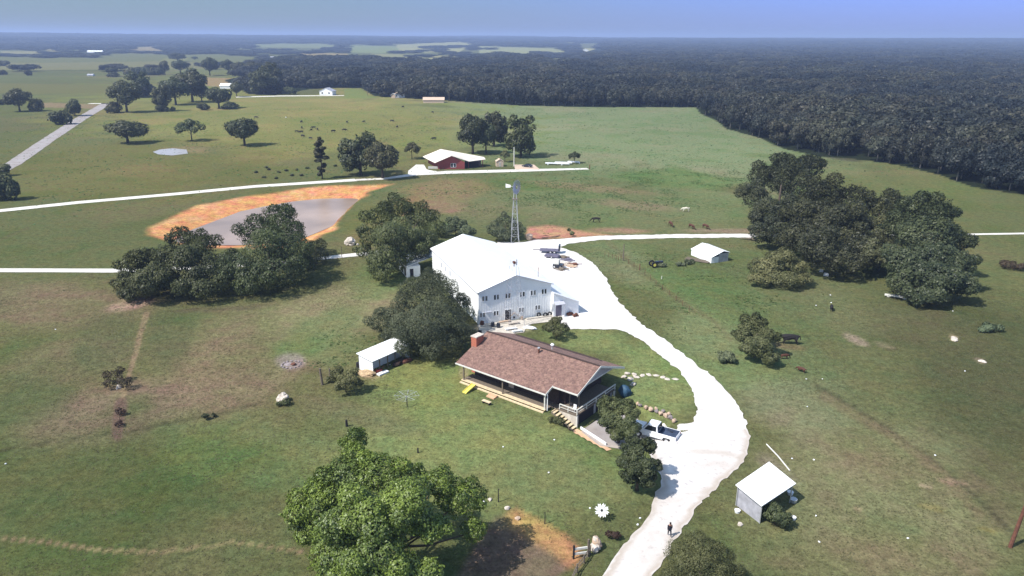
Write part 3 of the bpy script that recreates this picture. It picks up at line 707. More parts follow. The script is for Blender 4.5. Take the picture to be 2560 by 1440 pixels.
# ---- white metal barn
barn = empty('barn', (BARN_A[0], BARN_A[1], 0), BARN_R, 'large white metal barn with two rows of small windows in its gable end', 'barn')
EZ, RZ, BW, BL = 6.55, 9.1, 15.0, 32.5
b = MB(); b.add([(0, 0, 0), (BW, 0, 0), (BW, 0, EZ), (BW/2, 0, RZ), (0, 0, EZ), (0, BL, 0), (BW, BL, 0), (BW, BL, EZ), (BW/2, BL, RZ), (0, BL, EZ)],
                [(0, 1, 2, 3, 4), (9, 8, 7, 6, 5), (0, 4, 9, 5), (1, 6, 7, 2)]); b.build('wall', M['siding'], barn)
sl_ = (RZ - EZ) / (BW / 2)
r = MB(); r.slab([(-.3, -.35, EZ - .3 * sl_ + .03), (BW/2, -.35, RZ + .03), (BW/2, BL + .3, RZ + .03), (-.3, BL + .3, EZ - .3 * sl_ + .03)], (0, 0, .12))
r.slab([(BW/2 + .002, -.35, RZ + .03), (BW + .3, -.35, EZ - .3 * sl_ + .03), (BW + .3, BL + .3, EZ - .3 * sl_ + .03), (BW/2 + .002, BL + .3, RZ + .03)], (0, 0, .12))
ro = r.build('roof', M['roofwhite'], barn)
t = MB(); t.slab([(-.32, -.40, EZ - .12), (BW/2, -.40, RZ - .02), (BW/2, -.36, RZ - .02), (-.32, -.36, EZ - .12)], (0, 0, .16)); t.slab([(BW/2, -.40, RZ - .02), (BW + .32, -.40, EZ - .12), (BW + .32, -.36, EZ - .12), (BW/2, -.36, RZ - .02)], (0, 0, .16))
t.box(-.36, -.302, -.36, BL + .3, EZ - .14, EZ + .02)
t.build('roof_trim', M['trim'], barn)
m_ = MB()
for k in range(1, 30): m_.box(k * .5 - .02, k * .5 + .02, -.022, -.002, .3, EZ - .3)
m_.build('siding_ribs', M['siding'], barn)
for x, z in ((1.25, 5.15), (3.6, 5.15), (5.9, 5.15), (8.9, 5.1), (11.2, 5.1), (13.5, 5.1)): window(barn, x, z, 1.0, .95)
for x, z in ((.75, 1.9), (3.55, 1.9), (8.75, 1.9), (12.2, 1.95)): window(barn, x, z, .95, .85)
d = MB().box(1.4, 2.55, -.08, -.025, .05, 2.25).build('door', M['white'], barn); MB().box(1.3, 2.65, -.24, -.026, 2.3, 2.42).build('door_hood', M['trim'], d)
d = MB().box(5.35, 6.55, -.07, -.025, .05, 2.3).build('glass_door', M['glass'], barn); MB().box(5.22, 5.345, -.09, -.024, .05, 2.42).box(6.555, 6.68, -.09, -.024, .05, 2.42).box(5.346, 6.554, -.09, -.024, 2.305, 2.42).build('door_frame', M['white'], d)
for k in range(3): MB().box(-.025, -.003, 18 + k * 3.2, 18.9 + k * 3.2, 4.3, 5.4).build('side_window', M['trim'], barn)
# lean-to on the right side
l = MB(); LX = 20.5; LB = 24.0
l.add([(BW + .01, -1.3, 0), (LX, -1.3, 0), (LX, -1.3, 2.5), (BW + .01, -1.3, 4.9), (BW + .01, LB, 0), (LX, LB, 0), (LX, LB, 2.5), (BW + .01, LB, 4.9)], [(0, 1, 2, 3), (7, 6, 5, 4), (1, 5, 6, 2), (0, 3, 7, 4)])
lean = l.build('lean_to', M['white'], barn)
MB().slab([(BW + .02, -1.6, 4.95), (LX + .35, -1.6, 2.42), (LX + .35, LB + .3, 2.42), (BW + .02, LB + .3, 4.95)], (0, 0, .1)).build('lean_to_roof', M['roofwhite'], lean)
d = MB().box(15.5, 16.75, -1.36, -1.303, .05, 2.35).build('side_door', M['machine'], barn)
MB().slab([(15.0, -2.3, 2.75), (17.1, -2.3, 2.75), (17.1, -1.31, 3.15), (15.0, -1.31, 3.15)], (0, 0, .08)).box(16.95, 17.05, -2.3, -2.2, 0, 2.74).build('awning', M['trim'], barn)
MB().box(-.5, 5.5, -1.5, -.6, 0, .28).build('plinth', M['concrete'], barn); MB().box(9.5, 15, -1.1, -.5, 0, .3).build('plinth', M['concrete'], barn)
MB().tube([(13.5, 3, EZ + .5), (13.5, 3, EZ + 2.6)], .05, 6).build('roof_mast', M['rust'], barn)

def bpos(x, y, z=0): p = frame(BARN_A, BARN_R, x, y); return (p[0], p[1], z)
def hpos(x, y, z=0): p = frame(HOUSE_A, HOUSE_R, x, y); return (p[0], p[1], z)

# ---- brown shingled farmhouse
house = empty('farmhouse', (HOUSE_A[0], HOUSE_A[1], 0), HOUSE_R, 'long farmhouse with brown shingle roof, porch and raised deck', 'house')
SLP = .377
def rz_(y): return 3.0 + (y + .3) * SLP if y <= 7.4 else 3.0 + 7.7 * SLP - (y - 7.4) * SLP
RY, BY = 7.4, 14.6
r = MB()
r.slab([(-1.2, -.3, rz_(-.3)), (16.3, -.3, rz_(-.3)), (16.3, RY, rz_(RY)), (-1.2, RY, rz_(RY))], (0, 0, .16))
r.slab([(16.302, 1.4, rz_(1.4)), (20.7, 1.4, rz_(1.4)), (20.7, RY, rz_(RY)), (16.302, RY, rz_(RY))], (0, 0, .16))
r.slab([(-1.2, RY + .002, rz_(RY)), (20.7, RY + .002, rz_(RY)), (20.7, BY, rz_(BY)), (-1.2, BY, rz_(BY))], (0, 0, .16))
roof = r.build('roof', M['shingle'], house)
MB().slab([(-1.2, RY - .16, rz_(RY) + .13), (20.7, RY - .16, rz_(RY) + .13), (20.7, RY + .16, rz_(RY) + .13), (-1.2, RY + .16, rz_(RY) + .13)], (0, 0, .09)).build('ridge_cap', M['log'], roof)
MB().box(-1.25, 16.4, -.46, -.305, 2.94, 3.12).build('gutter', M['paletrim'], house)
MB().box(16.3, 20.75, 1.24, 1.395, rz_(1.4) - .05, rz_(1.4) + .13).build('gutter', M['paletrim'], house)
for (xa, ya, yb) in ((20.705, 1.25, RY), (16.305, -.45, 1.39)):
    t = MB()
    if xa > 20: t.slab([(20.705, RY, rz_(RY) - .12), (20.775, RY, rz_(RY) - .12), (20.775, BY, rz_(BY) - .12), (20.705, BY, rz_(BY) - .12)], (0, 0, .34))
    t.slab([(xa, ya, rz_(ya) - .12), (xa + .07, ya, rz_(ya) - .12), (xa + .07, yb, rz_(yb) - .12), (xa, yb, rz_(yb) - .12)], (0, 0, .34))
    t.build('rake_board', M['paletrim'], house)
b = MB(); b.box(.2, 16.6, 2.6, 13.6, .1, 3.95).box(16.6, 17.4, 3.2, 13.4, .1, 3.95); b.build('wall', M['log'], house)
MB().slab([(19.75, 1.9, rz_(1.9) - .1), (19.75, RY, rz_(RY) - .1), (19.75, 13.2, rz_(13.2) - .1)], (.06, 0, 0)).build('gable_board', M['soffit'], house)
MB().box(19.7, 19.86, 1.9, 13.2, rz_(1.9) - .30, rz_(1.9) - .11).build('gable_trim', M['paletrim'], house)
MB().slab([(.25, 2.6, 3.96), (.25, RY, rz_(RY) - .05), (.25, 13.6, 3.6)], (.1, 0, 0)).build('left_gable', M['log'], house)
MB().box(-.3, 16.1, .45, 2.6, .26, .40).build('porch_floor_shaded', M['wood'], house); MB().box(-.3, 16.1, -.15, .448, .28, .42).build('porch_edge_lit', M['deck'], house)  # eave shade and sunlit strip painted as dark and pale boards
MB().box(-.3, 16.0, -.55, -.22, .0, .16).build('porch_step', M['deck'], house)
for x in (.1, 8.0, 15.9): MB().box(x - .09, x + .09, -.02, .16, .42, 2.99).build('porch_post', M['paletrim'] if x > 15 else M['wood'], house)
for x in (2.6, 5.8, 9.8, 13.2): window(house, x, 1.75, 1.5, 1.0, 2.6)
MB().box(7.2, 8.2, 2.54, 2.597, .42, 2.5).build('door', M['tanwall'], house)
MB().box(16.15, 20.6, 1.45, 12.2, .22, .40).build('deck_floor', M['wood'], house)
rl = MB()
rl.box(20.55, 20.72, 1.4, 12.2, 1.2, 1.32).box(17.6, 20.54, 1.4, 1.52, 1.2, 1.32).box(20.6, 20.66, 1.5, 12.1, .75, .82).box(17.6, 20.5, 1.44, 1.5, .75, .82)
for y in (1.46, 4.0, 6.6, 9.2, 12.1): rl.box(20.58, 20.70, y - .06, y + .06, .41, 1.195)
for x in (17.6, 19.1): rl.box(x - .05, x + .05, 1.41, 1.51, .41, 1.195)
rl.build('deck_rail', M['paletrim'], house)
MB().box(20.45, 20.7, 11.95, 12.2, -1.9, .2).build('deck_post', M['paletrim'], house); MB().box(20.45, 20.7, 1.45, 1.7, -1.9, .2).build('deck_post', M['paletrim'], house)
MB().box(16.2, 20.3, 1.75, 12.0, -2.0, .2).build('garage_wall', M['soffit'], house)
for ya in (2.5, 7.2): MB().box(20.31, 20.36, ya, ya + 4.0, -1.95, .1).build('garage_dark_opening', M['dark'], house)  # dark panels paint the shade inside the garage openings
MB().box(17.2, 20.4, 1.5, 1.72, -2.0, .2).build('deck_skirt', M['concrete'], house)
for x in (18.0, 19.6): MB().box(x - .08, x + .08, 3.4, 3.56, .41, 3.7).build('deck_post', M['wood'], house)
st = MB()
for k in range(7): st.box(17.1 + k * .52, 17.1 + (k + 1) * .52 - .12, .25, 1.38, .22 - k * .27 - .09, .22 - k * .27)
st.box(17.0, 17.1, .25, 1.38, -.2, .4)
st.build('stair_tread', M['deck'], house)
MB().slab([(17.0, .18, -.1), (20.8, .18, -1.9), (20.8, .18, -1.55), (17.0, .18, .35)], (0, .06, 0)).build('stair_stringer', M['wood'], house)
c = MB().box(-1.45, -.35, 3.7, 5.5, 0, 6.25).build('chimney', M['brick'], house); MB().box(-1.52, -.28, 3.63, 5.57, 6.25, 6.4).build('chimney_cap', M['stone'], c)
v = MB().tube([(10.1, 6.4, 5.3), (10.1, 6.4, 6.35)], .16, 10).build('vent_pipe', M['rust'], house); MB().tube([(10.1, 6.4, 6.36), (10.1, 6.4, 6.55)], .21, 10).build('pipe_cap', M['steel'], v)
v = MB().tube([(10.4, 9.6, 5.0), (10.4, 9.6, 5.8)], .14, 10).build('vent_pipe', M['steel'], house); MB().rock((10.4, 9.6, 6.0), .28, 1, .9).build('pipe_cap', M['white'], v)
MB().box(16.4, 16.5, -.1, 0, .4, 3.0).build('downspout', M['white'], house)

def thing(name, mb, m, loc, rz=0.0, label=None, cat=None, group=None, smooth=False, bevel=0):
    o = mb.build(name, m, None, smooth, bevel); o.location = loc; o.rotation_euler = (0, 0, rz); return tag(o, label, cat, group)

e = empty('slide', hpos(2.8, 0), HOUSE_R, 'yellow slide sloping from the porch edge to the lawn', 'slide')
MB().slab([(-.35, -2.9, .04), (.35, -2.9, .04), (.35, -.6, .62), (-.35, -.6, .62)], (0, 0, .08)).build('slide_bed', M['yellow'], e)
MB().slab([(-.42, -2.9, .04), (-.352, -2.9, .04), (-.352, -.6, .62), (-.42, -.6, .62)], (0, 0, .2)).slab([(.352, -2.9, .04), (.42, -2.9, .04), (.42, -.6, .62), (.352, -.6, .62)], (0, 0, .2)).build('side_rail', M['yellow'], e)
thing('door_step', MB().box(-.75, .75, -.5, .5, 0, .2).box(-.75, .75, -.05, .5, .2, .3), M['path'], hpos(6.9, -1.15), HOUSE_R, 'pale wooden step against the porch edge', 'step')
e = empty('bench', hpos(7.7, -3.4), HOUSE_R, 'small pale bench alone on the lawn before the porch', 'bench')
MB().box(-.75, .75, -.28, .28, .42, .5).build('seat', M['deck'], e)
for sx in (-.6, .6): MB().box(sx - .05, sx + .05, -.22, .22, 0, .419).build('leg', M['dark'], e)
e = empty('patio_chair', hpos(19.6, 2.3, .4), HOUSE_R, 'white chair on the deck behind the corner rail', 'chair')
MB().box(-.25, .25, -.25, .25, .4, .46).build('seat', M['white'], e); MB().box(-.25, .25, .19, .25, .461, 1.0).build('backrest', M['white'], e)
for sx in (-.21, .21):
    for sy in (-.21, .21): MB().box(sx - .03, sx + .03, sy - .03, sy + .03, 0, .399).build('leg', M['white'], e)
e = empty('grill', hpos(18.9, 2.6, .4), 0, 'dark round grill on the deck beside the white chair', 'grill')
MB().rock((0, 0, .75), .32, 2, .8).build('bowl', M['dark'], e, True)
for k in range(3): a = k * 2.1; MB().tube([(.1 * math.cos(a), .1 * math.sin(a), .6), (.3 * math.cos(a), .3 * math.sin(a), 0)], .025, 5).build('leg', M['steel'], e)
mb = MB().rock((0, 0, .9), (.95, .75, 1.1), 6)
thing('covered_stack', mb, M['blue'], hpos(22.3, 12.3, -.4), HOUSE_R, 'dark blue tarpaulin covered stack beside the right end of the deck', 'tarpaulin', smooth=True)
strip('path', [hpos(20.7, .8), hpos(23.5, .1), hpos(27.6, -1.3)], [1.15, 1.2, 1.3], M['path'], .05, 'orange concrete path below the deck stairs', .5)
mb = MB(); zz = [float(hz(*hpos(x, 1.9 - (x - 21) * .33)[:2])) for x in (21.2, 26.5)]
mb.slab([(21.2, 1.75, zz[0]), (26.5, .1, zz[1]), (26.5, -.04, zz[1]), (21.2, 1.6, zz[0])], (0, 0, .42))
o = thing('low_wall', mb, M['white'], (HOUSE_A[0], HOUSE_A[1], 0), HOUSE_R, 'low white wall running along the orange path', 'wall')

# ---- open sheds
def shed(name, loc, rz, W, D, hf, hb, label, posts=(), wallm='white', inner='galv', roofm='roofwhite', over=.35, closed=False, sidem=None):
    """lean-to: front (open) along x at y = 0, back at y = D; roof from hf at the front to hb at the back"""
    e = empty(name, loc, rz, label, 'shed')
    sm = M[sidem or wallm]
    MB().box(0, W, D - .08, D, 0, hb).build('back_wall', M[inner], e)
    for x in (0, W - .08):
        MB().slab([(x, .0, 0), (x, D - .082, 0), (x, D - .082, hb - .02), (x, 0, hf - .02)], (.08, 0, 0)).build('side_wall', sm, e)
    k = (hb - hf) / D
    MB().slab([(-over, -over, hf - over * k), (W + over, -over, hf - over * k), (W + over, D + over, hb + over * k), (-over, D + over, hb + over * k)], (0, 0, .09)).build('roof', M[roofm], e)
    for x in posts: MB().box(x - .07, x + .07, .02, .16, 0, hf - .03).build('post', M['wood'], e)
    if closed: MB().box(.082, W - .082, 0, .08, 0, hf - .03).build('front_wall', sm, e)
    return e
pL = G(933, 936)
sh = shed('open_shed', (pL.x, pL.y, 0), rad(53), 8.3, 3.3, 2.35, 2.75, 'white open-fronted shed with junk along its front, beside the round dark cedar', (1.6, 3.4, 5.1, 6.8), over=.25)
MB().box(.1, 8.2, 1.5, 1.6, 0, 2.3).build('inner_panel', M['white'], sh)
def jk(n, u, v, mb, m, label, cat, rz=0, smooth=False, z=None):
    p = G(u, v); return thing(n, mb, m, (p.x, p.y, p.z if z is None else z), rz, label, cat, smooth=smooth)
jk('red_cart', 947, 931, MB().box(-.5, .5, -.3, .3, .2, .5).tube([(.5, 0, .3), (1.0, 0, .9)], .03, 5), M['red'], 'small red cart at the left corner of the open shed', 'cart', rad(40))
jk('feed_trough', 957, 934, MB().box(-1.0, 1.0, -.4, .4, 0, .25), M['white'], 'flat white tray on the ground at the open shed front corner', 'tray', rad(50))
jk('tool_heap', 992, 914, MB().rock((0, 0, .3), (.9, .5, .5), 4).rock((1.3, .3, .3), (.6, .5, .5), 8), M['log'], 'dark brown heap under the middle of the open shed', 'heap', rad(50))
jk('brush_pile', 1015, 905, MB().rock((0, 0, .2), (1.3, .6, .4), 14), M['rust'], 'reddish brush pile at the right end of the open shed', 'heap', rad(45))
jk('hay_heap', 917, 936, MB().rock((0, 0, .15), (1.6, .9, .55), 5, n=3), M['straw'], 'tan hay heap at the left corner of the open shed', 'heap', rad(-20))
jk('drum', 896, 918, MB().tube([(0, 0, 0), (0, 0, .85)], .35, 10), M['dark'], 'dark drum behind the left wall of the open shed', 'drum')
# right front shed
rR = math.atan2(1, 1) * 0 + rad(-52)
pR = G(1897, 1304)
e = empty('pole_shed', (pR.x, pR.y, 0), rad(-55), 'grey-walled shed with a flat white roof beside the driveway', 'shed')
tl, tr, br, bl_ = [g0(*q, 2.55) for q in ((1922, 1160), (1990, 1210), (1904, 1267), (1838, 1218))]
inv = Matrix.Rotation(rad(55), 3, 'Z')
Rl = [inv @ Vector((q[0] - pR.x, q[1] - pR.y, 2.55 + (.25 if i in (0, 3) else 0))) for i, q in enumerate((tl, tr, br, bl_))]
MB().slab([Rl[0], Rl[3], Rl[2], Rl[1]], (0, 0, .09)).build('roof', M['roofwhite'], e)
def inset(v, z): 
    c0 = sum(Rl, Vector()) / 4; q = c0 + (v - c0) * .88; return Vector((q.x, q.y, z))
A0, A1, A2, A3 = [inset(v, 0) for v in Rl]
MB().slab([A3, A2, A2 + Vector((0, 0, 2.4)), A3 + Vector((0, 0, 2.62))], (.06, .02, 0)).build('side_wall', M['galv'], e)
MB().slab([A3, A0, A0 + Vector((0, 0, 2.62)), A3 + Vector((0, 0, 2.62))], (.02, -.07, 0)).build('back_wall', M['galv'], e)
for q in (A1, A0, A3 + Vector((-.08, -.04, 0)), A2): MB().tube([q, q + Vector((0, 0, 2.5))], .07, 6).build('post', M['steel'], e)
for i, (u, v, s) in enumerate(((1843, 1281, .35), (1983, 1298, .32), (1975, 1236, .4), (1983, 1255, .45))):
    jk('tub' if i > 1 else 'bucket', u, v, MB().tube([(0, 0, 0), (0, 0, s)], [s * .8, s], 10), M['white'] if i != 3 else M['steel'], ['white bucket at the left foot of the flat-roofed pole shed', 'white bucket in the grass below the right side of the pole shed', 'white tub at the open corner of the pole shed', 'grey tub in front of the white tub at the pole shed'][i], 'bucket')
jk('stone_block', 1850, 1312, MB().rock((0, 0, .1), .3, 3), M['stone'], 'pale stone lying left of the grey shed in the grass', 'stone')
# white shed in the pasture
U0 = g0(1780, 657)
e = empty('calf_shed', (g0(1796, 656)[0], g0(1796, 656)[1], 0), rad(24), 'white shed with pointed roof alone in the pasture', 'shed')
W_, D_ = 2.9, 8.0
MB().add([(0, 0, 0), (W_, 0, 0), (W_, 0, 2.2), (0, 0, 2.2), (0, D_, 0), (W_, D_, 0), (W_, D_, 2.2), (0, D_, 2.2)], [(0, 1, 2, 3), (7, 6, 5, 4), (0, 3, 7, 4), (1, 5, 6, 2)]).build('wall', M['galv'], e)  # grey on a white shed: its shaded side put into the colour
MB().slab([(-2.3, -.2, 1.5), (W_ * .4, -.2, 2.75), (W_ * .4, D_ + .2, 2.75), (-2.3, D_ + .2, 1.5)], (0, 0, .08)).slab([(W_ * .4 + .002, -.2, 2.75), (W_ + .25, -.2, 2.25), (W_ + .25, D_ + .2, 2.25), (W_ * .4 + .002, D_ + .2, 2.75)], (0, 0, .08)).build('roof', M['roofwhite'], e)
MB().box(-2.2, -2.1, 0, D_, 0, 1.5).box(-2.1, -.01, 0, .06, 0, 1.5).build('lean_wall', M['white'], e)
# small annex behind the cedar
an = empty('small_barn', (-24.0, 160.5, 0), rad(21.5), 'small white building with dark openings between cedar and willow left of the big barn', 'barn')
MB().box(0, 3.2, 0, 9, 0, 2.6).build('wall', M['white'], an)
MB().slab([(-.3, -.3, 2.62), (8.0, 3.4, 3.5), (8.0, 9.2, 3.5), (-.3, 9.2, 2.62)], (0, 0, .1)).build('roof', M['roofwhite'], an)
MB().box(-.05, -.003, .8, 1.8, .2, 2.1).build('opening', M['dark'], an); MB().box(-.05, -.003, 3.6, 4.8, .2, 2.1).build('opening', M['dark'], an)
MB().box(.8, 1.6, -.06, -.003, .1, 2.0).build('door', M['dark'], an)

# ---- red brick house
rb = empty('ranch_house', (G(1098, 423).x, G(1098, 423).y, 0), rad(4), 'low red brick ranch house with a pale metal roof', 'house')
MB().add([(-.2, 0, 0), (10.6, 0, 0), (10.6, 0, 2.9), (5.2, 0, 5.3), (-.2, 0, 2.9), (-5.2, 17, 0), (5.6, 17, 0), (5.6, 17, 2.9), (0.2, 17, 5.3), (-5.2, 17, 2.9)], [(0, 1, 2, 3, 4), (9, 8, 7, 6, 5), (0, 4, 9, 5), (1, 6, 7, 2)]).build('wall', M['brickwall'], rb)
MB().slab([(-1.7, -1.2, 2.7), (5.2, -1.2, 5.6), (.4, 18, 5.6), (-7.4, 16, 2.7)], (0, 0, .18)).slab([(5.205, -1.2, 5.6), (12.5, .8, 2.9), (19.5, 6.0, 2.9), (19.0, 9.5, 3.3), (.405, 18, 5.6)], (0, 0, .18)).build('roof', mat('pale_roof_metal', (.78, .70, .60), .5, var=.08, scale=.3), rb)
MB().box(10.7, 17.5, 3.5, 9, 0, 2.9).build('carport_shade', M['dark'], rb)  # solid dark block stands in for the shaded carport interior
for x in (12.2, 15.5, 18.2): MB().box(x - .15, x + .15, 3.0 + (x - 12) * .3, 3.3 + (x - 12) * .3, 0, 2.9).build('carport_post', M['brickwall'], rb)
window(rb, 5.9, 1.6, 2.1, 1.5, 0)
MB().box(-4.6, -.4, 1.2, 1.6, 0, .9).build('low_wall', M['paletrim'], rb)
e = empty('garden_shed', G(1241, 417), rad(8), 'tiny tan garden shed right of the brick ranch house', 'shed')
MB().add([(0, 0, 0), (3, 0, 0), (3, 0, 2.2), (1.5, 0, 3.1), (0, 0, 2.2), (0, 3, 0), (3, 3, 0), (3, 3, 2.2), (1.5, 3, 3.1), (0, 3, 2.2)], [(0, 1, 2, 3, 4), (9, 8, 7, 6, 5), (0, 4, 9, 5), (1, 6, 7, 2)]).build('wall', M['tanwall'], e)
MB().slab([(-.2, -.2, 2.1), (1.5, -.2, 3.15), (1.5, 3.2, 3.15), (-.2, 3.2, 2.1)], (0, 0, .08)).slab([(1.502, -.2, 3.15), (3.2, -.2, 2.1), (3.2, 3.2, 2.1), (1.502, 3.2, 3.15)], (0, 0, .08)).build('roof', M['tanwall'], e)
MB().box(1.0, 1.9, -.05, -.003, .1, 1.95).build('door', M['concrete'], e)

def small_house(u, v, wpx, name, label, roof='galv', wall='white', hpx=None, rz=0, ridge='x', cat='house', win=True):
    p = G(u, v); k = ppm(p); W = wpx / k; D = min(W * .7, 9); h = min((hpx or 10) / k * .55, 4.5); rh = h * .75
    e = empty(name, p - Vector((0, 0, .1)), rz, label, cat)
    if ridge == 'x':
        MB().add([(-W/2, 0, 0), (W/2, 0, 0), (W/2, 0, h), (-W/2, 0, h), (-W/2, D, 0), (W/2, D, 0), (W/2, D, h), (-W/2, D, h), (-W/2, D/2, h + rh), (W/2, D/2, h + rh)], [(0, 1, 2, 3), (7, 6, 5, 4), (4, 0, 3, 8, 7), (1, 5, 6, 9, 2)]).build('wall', M[wall], e)
        MB().slab([(-W/2 - .4, -.4, h - .2), (W/2 + .4, -.4, h - .2), (W/2 + .4, D/2, h + rh + .05), (-W/2 - .4, D/2, h + rh + .05)], (0, 0, .2)).slab([(-W/2 - .4, D/2 + .01, h + rh + .05), (W/2 + .4, D/2 + .01, h + rh + .05), (W/2 + .4, D + .4, h - .2), (-W/2 - .4, D + .4, h - .2)], (0, 0, .2)).build('roof', M[roof], e)
    else:
        MB().add([(-W/2, 0, 0), (W/2, 0, 0), (W/2, 0, h), (0, 0, h + rh), (-W/2, 0, h), (-W/2, D, 0), (W/2, D, 0), (W/2, D, h), (0, D, h + rh), (-W/2, D, h)], [(0, 1, 2, 3, 4), (9, 8, 7, 6, 5), (0, 4, 9, 5), (1, 6, 7, 2)]).build('wall', M[wall], e)
        MB().slab([(-W/2 - .4, -.4, h - .2), (0, -.4, h + rh + .05), (0, D + .4, h + rh + .05), (-W/2 - .4, D + .4, h - .2)], (0, 0, .2)).slab([(.01, -.4, h + rh + .05), (W/2 + .4, -.4, h - .2), (W/2 + .4, D + .4, h - .2), (.01, D + .4, h + rh + .05)], (0, 0, .2)).build('roof', M[roof], e)
    if win:
        for x in (-W * .28, W * .25): MB().box(x - .6, x + .6, -.06, -.004, h * .35, h * .75).build('window', M['glass'], e)
    return e
small_house(815, 238, 34, 'cottage', 'white cottage with grey roof at the end of the far pale lane', 'galv', 'white', 18, rad(-10), 'y')
small_house(828, 237, 14, 'garage', 'small white garage right beside the far white cottage', 'roofwhite', 'white', 9, 0, 'x', 'garage', False)
small_house(999, 244, 26, 'cottage', 'far small white cottage with tan roof between woodland and meadow', 'tanwall', 'white', 15, rad(10), 'y')
small_house(983, 245, 10, 'shed', 'tiny white shed left of the tan-roofed cottage at the wood', 'roofwhite', 'tanwall', 12, 0, 'y', 'shed', False)
small_house(1084, 257, 52, 'long_shed', 'long low tan shed before the edge of the woodland', 'tanwall', 'tanwall', 13, rad(3), 'x', 'shed', False)
small_house(574, 222, 48, 'farm_building', 'long white farm building half hidden by trees at the brown field', 'roofwhite', 'white', 13, 0, 'x', 'barn', False)
small_house(724, 155, 18, 'farm_building', 'bright white barn standing among trees at the left end of the woods', 'roofwhite', 'white', 14, rad(20), 'y', 'barn', False)
small_house(680, 149, 8, 'farm_building', 'tiny white barn just left of the bright white barn in the trees', 'roofwhite', 'white', 7, 0, 'x', 'barn', False)
small_house(237, 133, 38, 'farm_building', 'far long white barn on the left below the horizon', 'roofwhite', 'white', 9, 0, 'x', 'barn', False)
small_house(1183, 148, 7, 'silo_shed', 'tiny white shed at the far fields behind the middle of the woods', 'roofwhite', 'white', 9, 0, 'x', 'shed', False)
small_house(1464, 128, 13, 'farm_building', 'small white barn in a far clearing right of the middle', 'roofwhite', 'white', 7, 0, 'y', 'barn', False)
small_house(1602, 126, 17, 'farm_building', 'bluish white farm building far in the woods, right of the clearing', 'roofwhite', 'white', 8, 0, 'x', 'barn', False)
small_house(1683, 124, 32, 'farm_building', 'low pinkish farm building far in the woods', 'tanwall', 'tanwall', 6, 0, 'x', 'barn', False)
small_house(1724, 125, 11, 'farm_building', 'tiny white roof right of the low pinkish far building', 'roofwhite', 'white', 5, 0, 'x', 'barn', False)
small_house(1967, 123, 6, 'farm_building', 'lone white speck of a barn far in the right-hand woods', 'roofwhite', 'white', 8, 0, 'y', 'barn', False)
small_house(225, 190, 14, 'field_shelter', 'small pale field shelter alone in the far left pasture', 'galv', 'white', 5, 0, 'x', 'shed', False)
small_house(1146, 104, 4, 'tank_tower', 'far pale tower above the fields in the middle', 'roofwhite', 'white', 10, 0, 'y', 'tower', False)
MB_t = MB()

# ---- windmills
def windmill(name, loc, H, base, top, label, head_r, wheel_yaw, m='steel', rz=0.2, blades=16, lr=.075, plat=True):
    e = empty(name, loc, rz, label, 'windmill')
    for sx in (-1, 1):
        for sy in (-1, 1):
            MB().tube([(sx * base / 2, sy * base / 2, 0), (sx * top / 2, sy * top / 2, H)], lr, 5).build('leg', M[m], e)
    br_ = MB(); n = 6
    for i in range(1, n + 1):
        t = i / (n + 1) * .95; q = (base + (top - base) * t) / 2; z = H * t
        t2 = (i - 1) / (n + 1) * .95; q2 = (base + (top - base) * t2) / 2; z2 = H * t2
        for a in range(4):
            c = [(-1, -1), (1, -1), (1, 1), (-1, 1)]; (x0, y0), (x1, y1) = c[a], c[(a + 1) % 4]
            br_.tube([(x0 * q, y0 * q, z), (x1 * q, y1 * q, z)], lr * .55, 4)
            br_.tube([(x0 * q2, y0 * q2, z2), (x1 * q, y1 * q, z)], lr * .33, 4)
    br_.build('brace', M[m], e)
    if plat: MB().box(-.8, .8, -.8, .8, H * .83, H * .83 + .1).build('platform', M['wood'], e)
    hub = MB().tube([(0, 0, H), (0, 0, H + .8)], .09, 6).box(-.2, .2, -.35, .35, H + .6, H + 1.0).build('gearbox', M['rust'], e)
    R = Matrix.Translation((0, 0, H + .85)) @ Matrix.Rotation(wheel_yaw, 4, 'Z')
    wh = MB()
    for k in range(blades):
        a = 2 * math.pi * k / blades; ca, sa = math.cos(a), math.sin(a); r0, r1 = head_r * .3, head_r; w0, w1 = .05 * head_r * 1.5, .16 * head_r
        wh.slab([(ca * r0 - sa * w0, -.5, sa * r0 + ca * w0), (ca * r0 + sa * w0, -.42, sa * r0 - ca * w0), (ca * r1 + sa * w1, -.35, sa * r1 - ca * w1), (ca * r1 - sa * w1, -.58, sa * r1 + ca * w1)], (0, .015, 0))
    for rr_ in (.3, .8):
        P = [(math.cos(a) * head_r * rr_, -.45, math.sin(a) * head_r * rr_) for a in np.linspace(0, 2 * math.pi, 25)]; wh.tube(P, .025, 4)
    wh.tube([(0, -.6, 0), (0, 0, 0)], .07, 6); wh.xform(R).build('wheel', M['galv'], e)
    MB().tube([(0, .2, 0), (0, head_r * .9, 0)], .04, 5).slab([(0, head_r * .75, -.35), (0, head_r * 1.55, -.55), (0, head_r * 1.55, .5), (0, head_r * .75, .3)], (.02, 0, 0)).xform(R).build('tail_vane', M['white'], e)
    return e
p = G(1287, 606)
windmill('windmill', p, 14.2, 2.1, .5, 'tall steel windmill tower standing behind the barn', 1.9, rad(52), rz=.1, blades=18)
p = bpos(6.3, -2.2)
windmill('windmill', p, 11.6, 3.3, 1.3, 'pale lattice windmill tower before the barn gable', .55, rad(60), m='galv', rz=BARN_R, blades=10, lr=.032, plat=False)

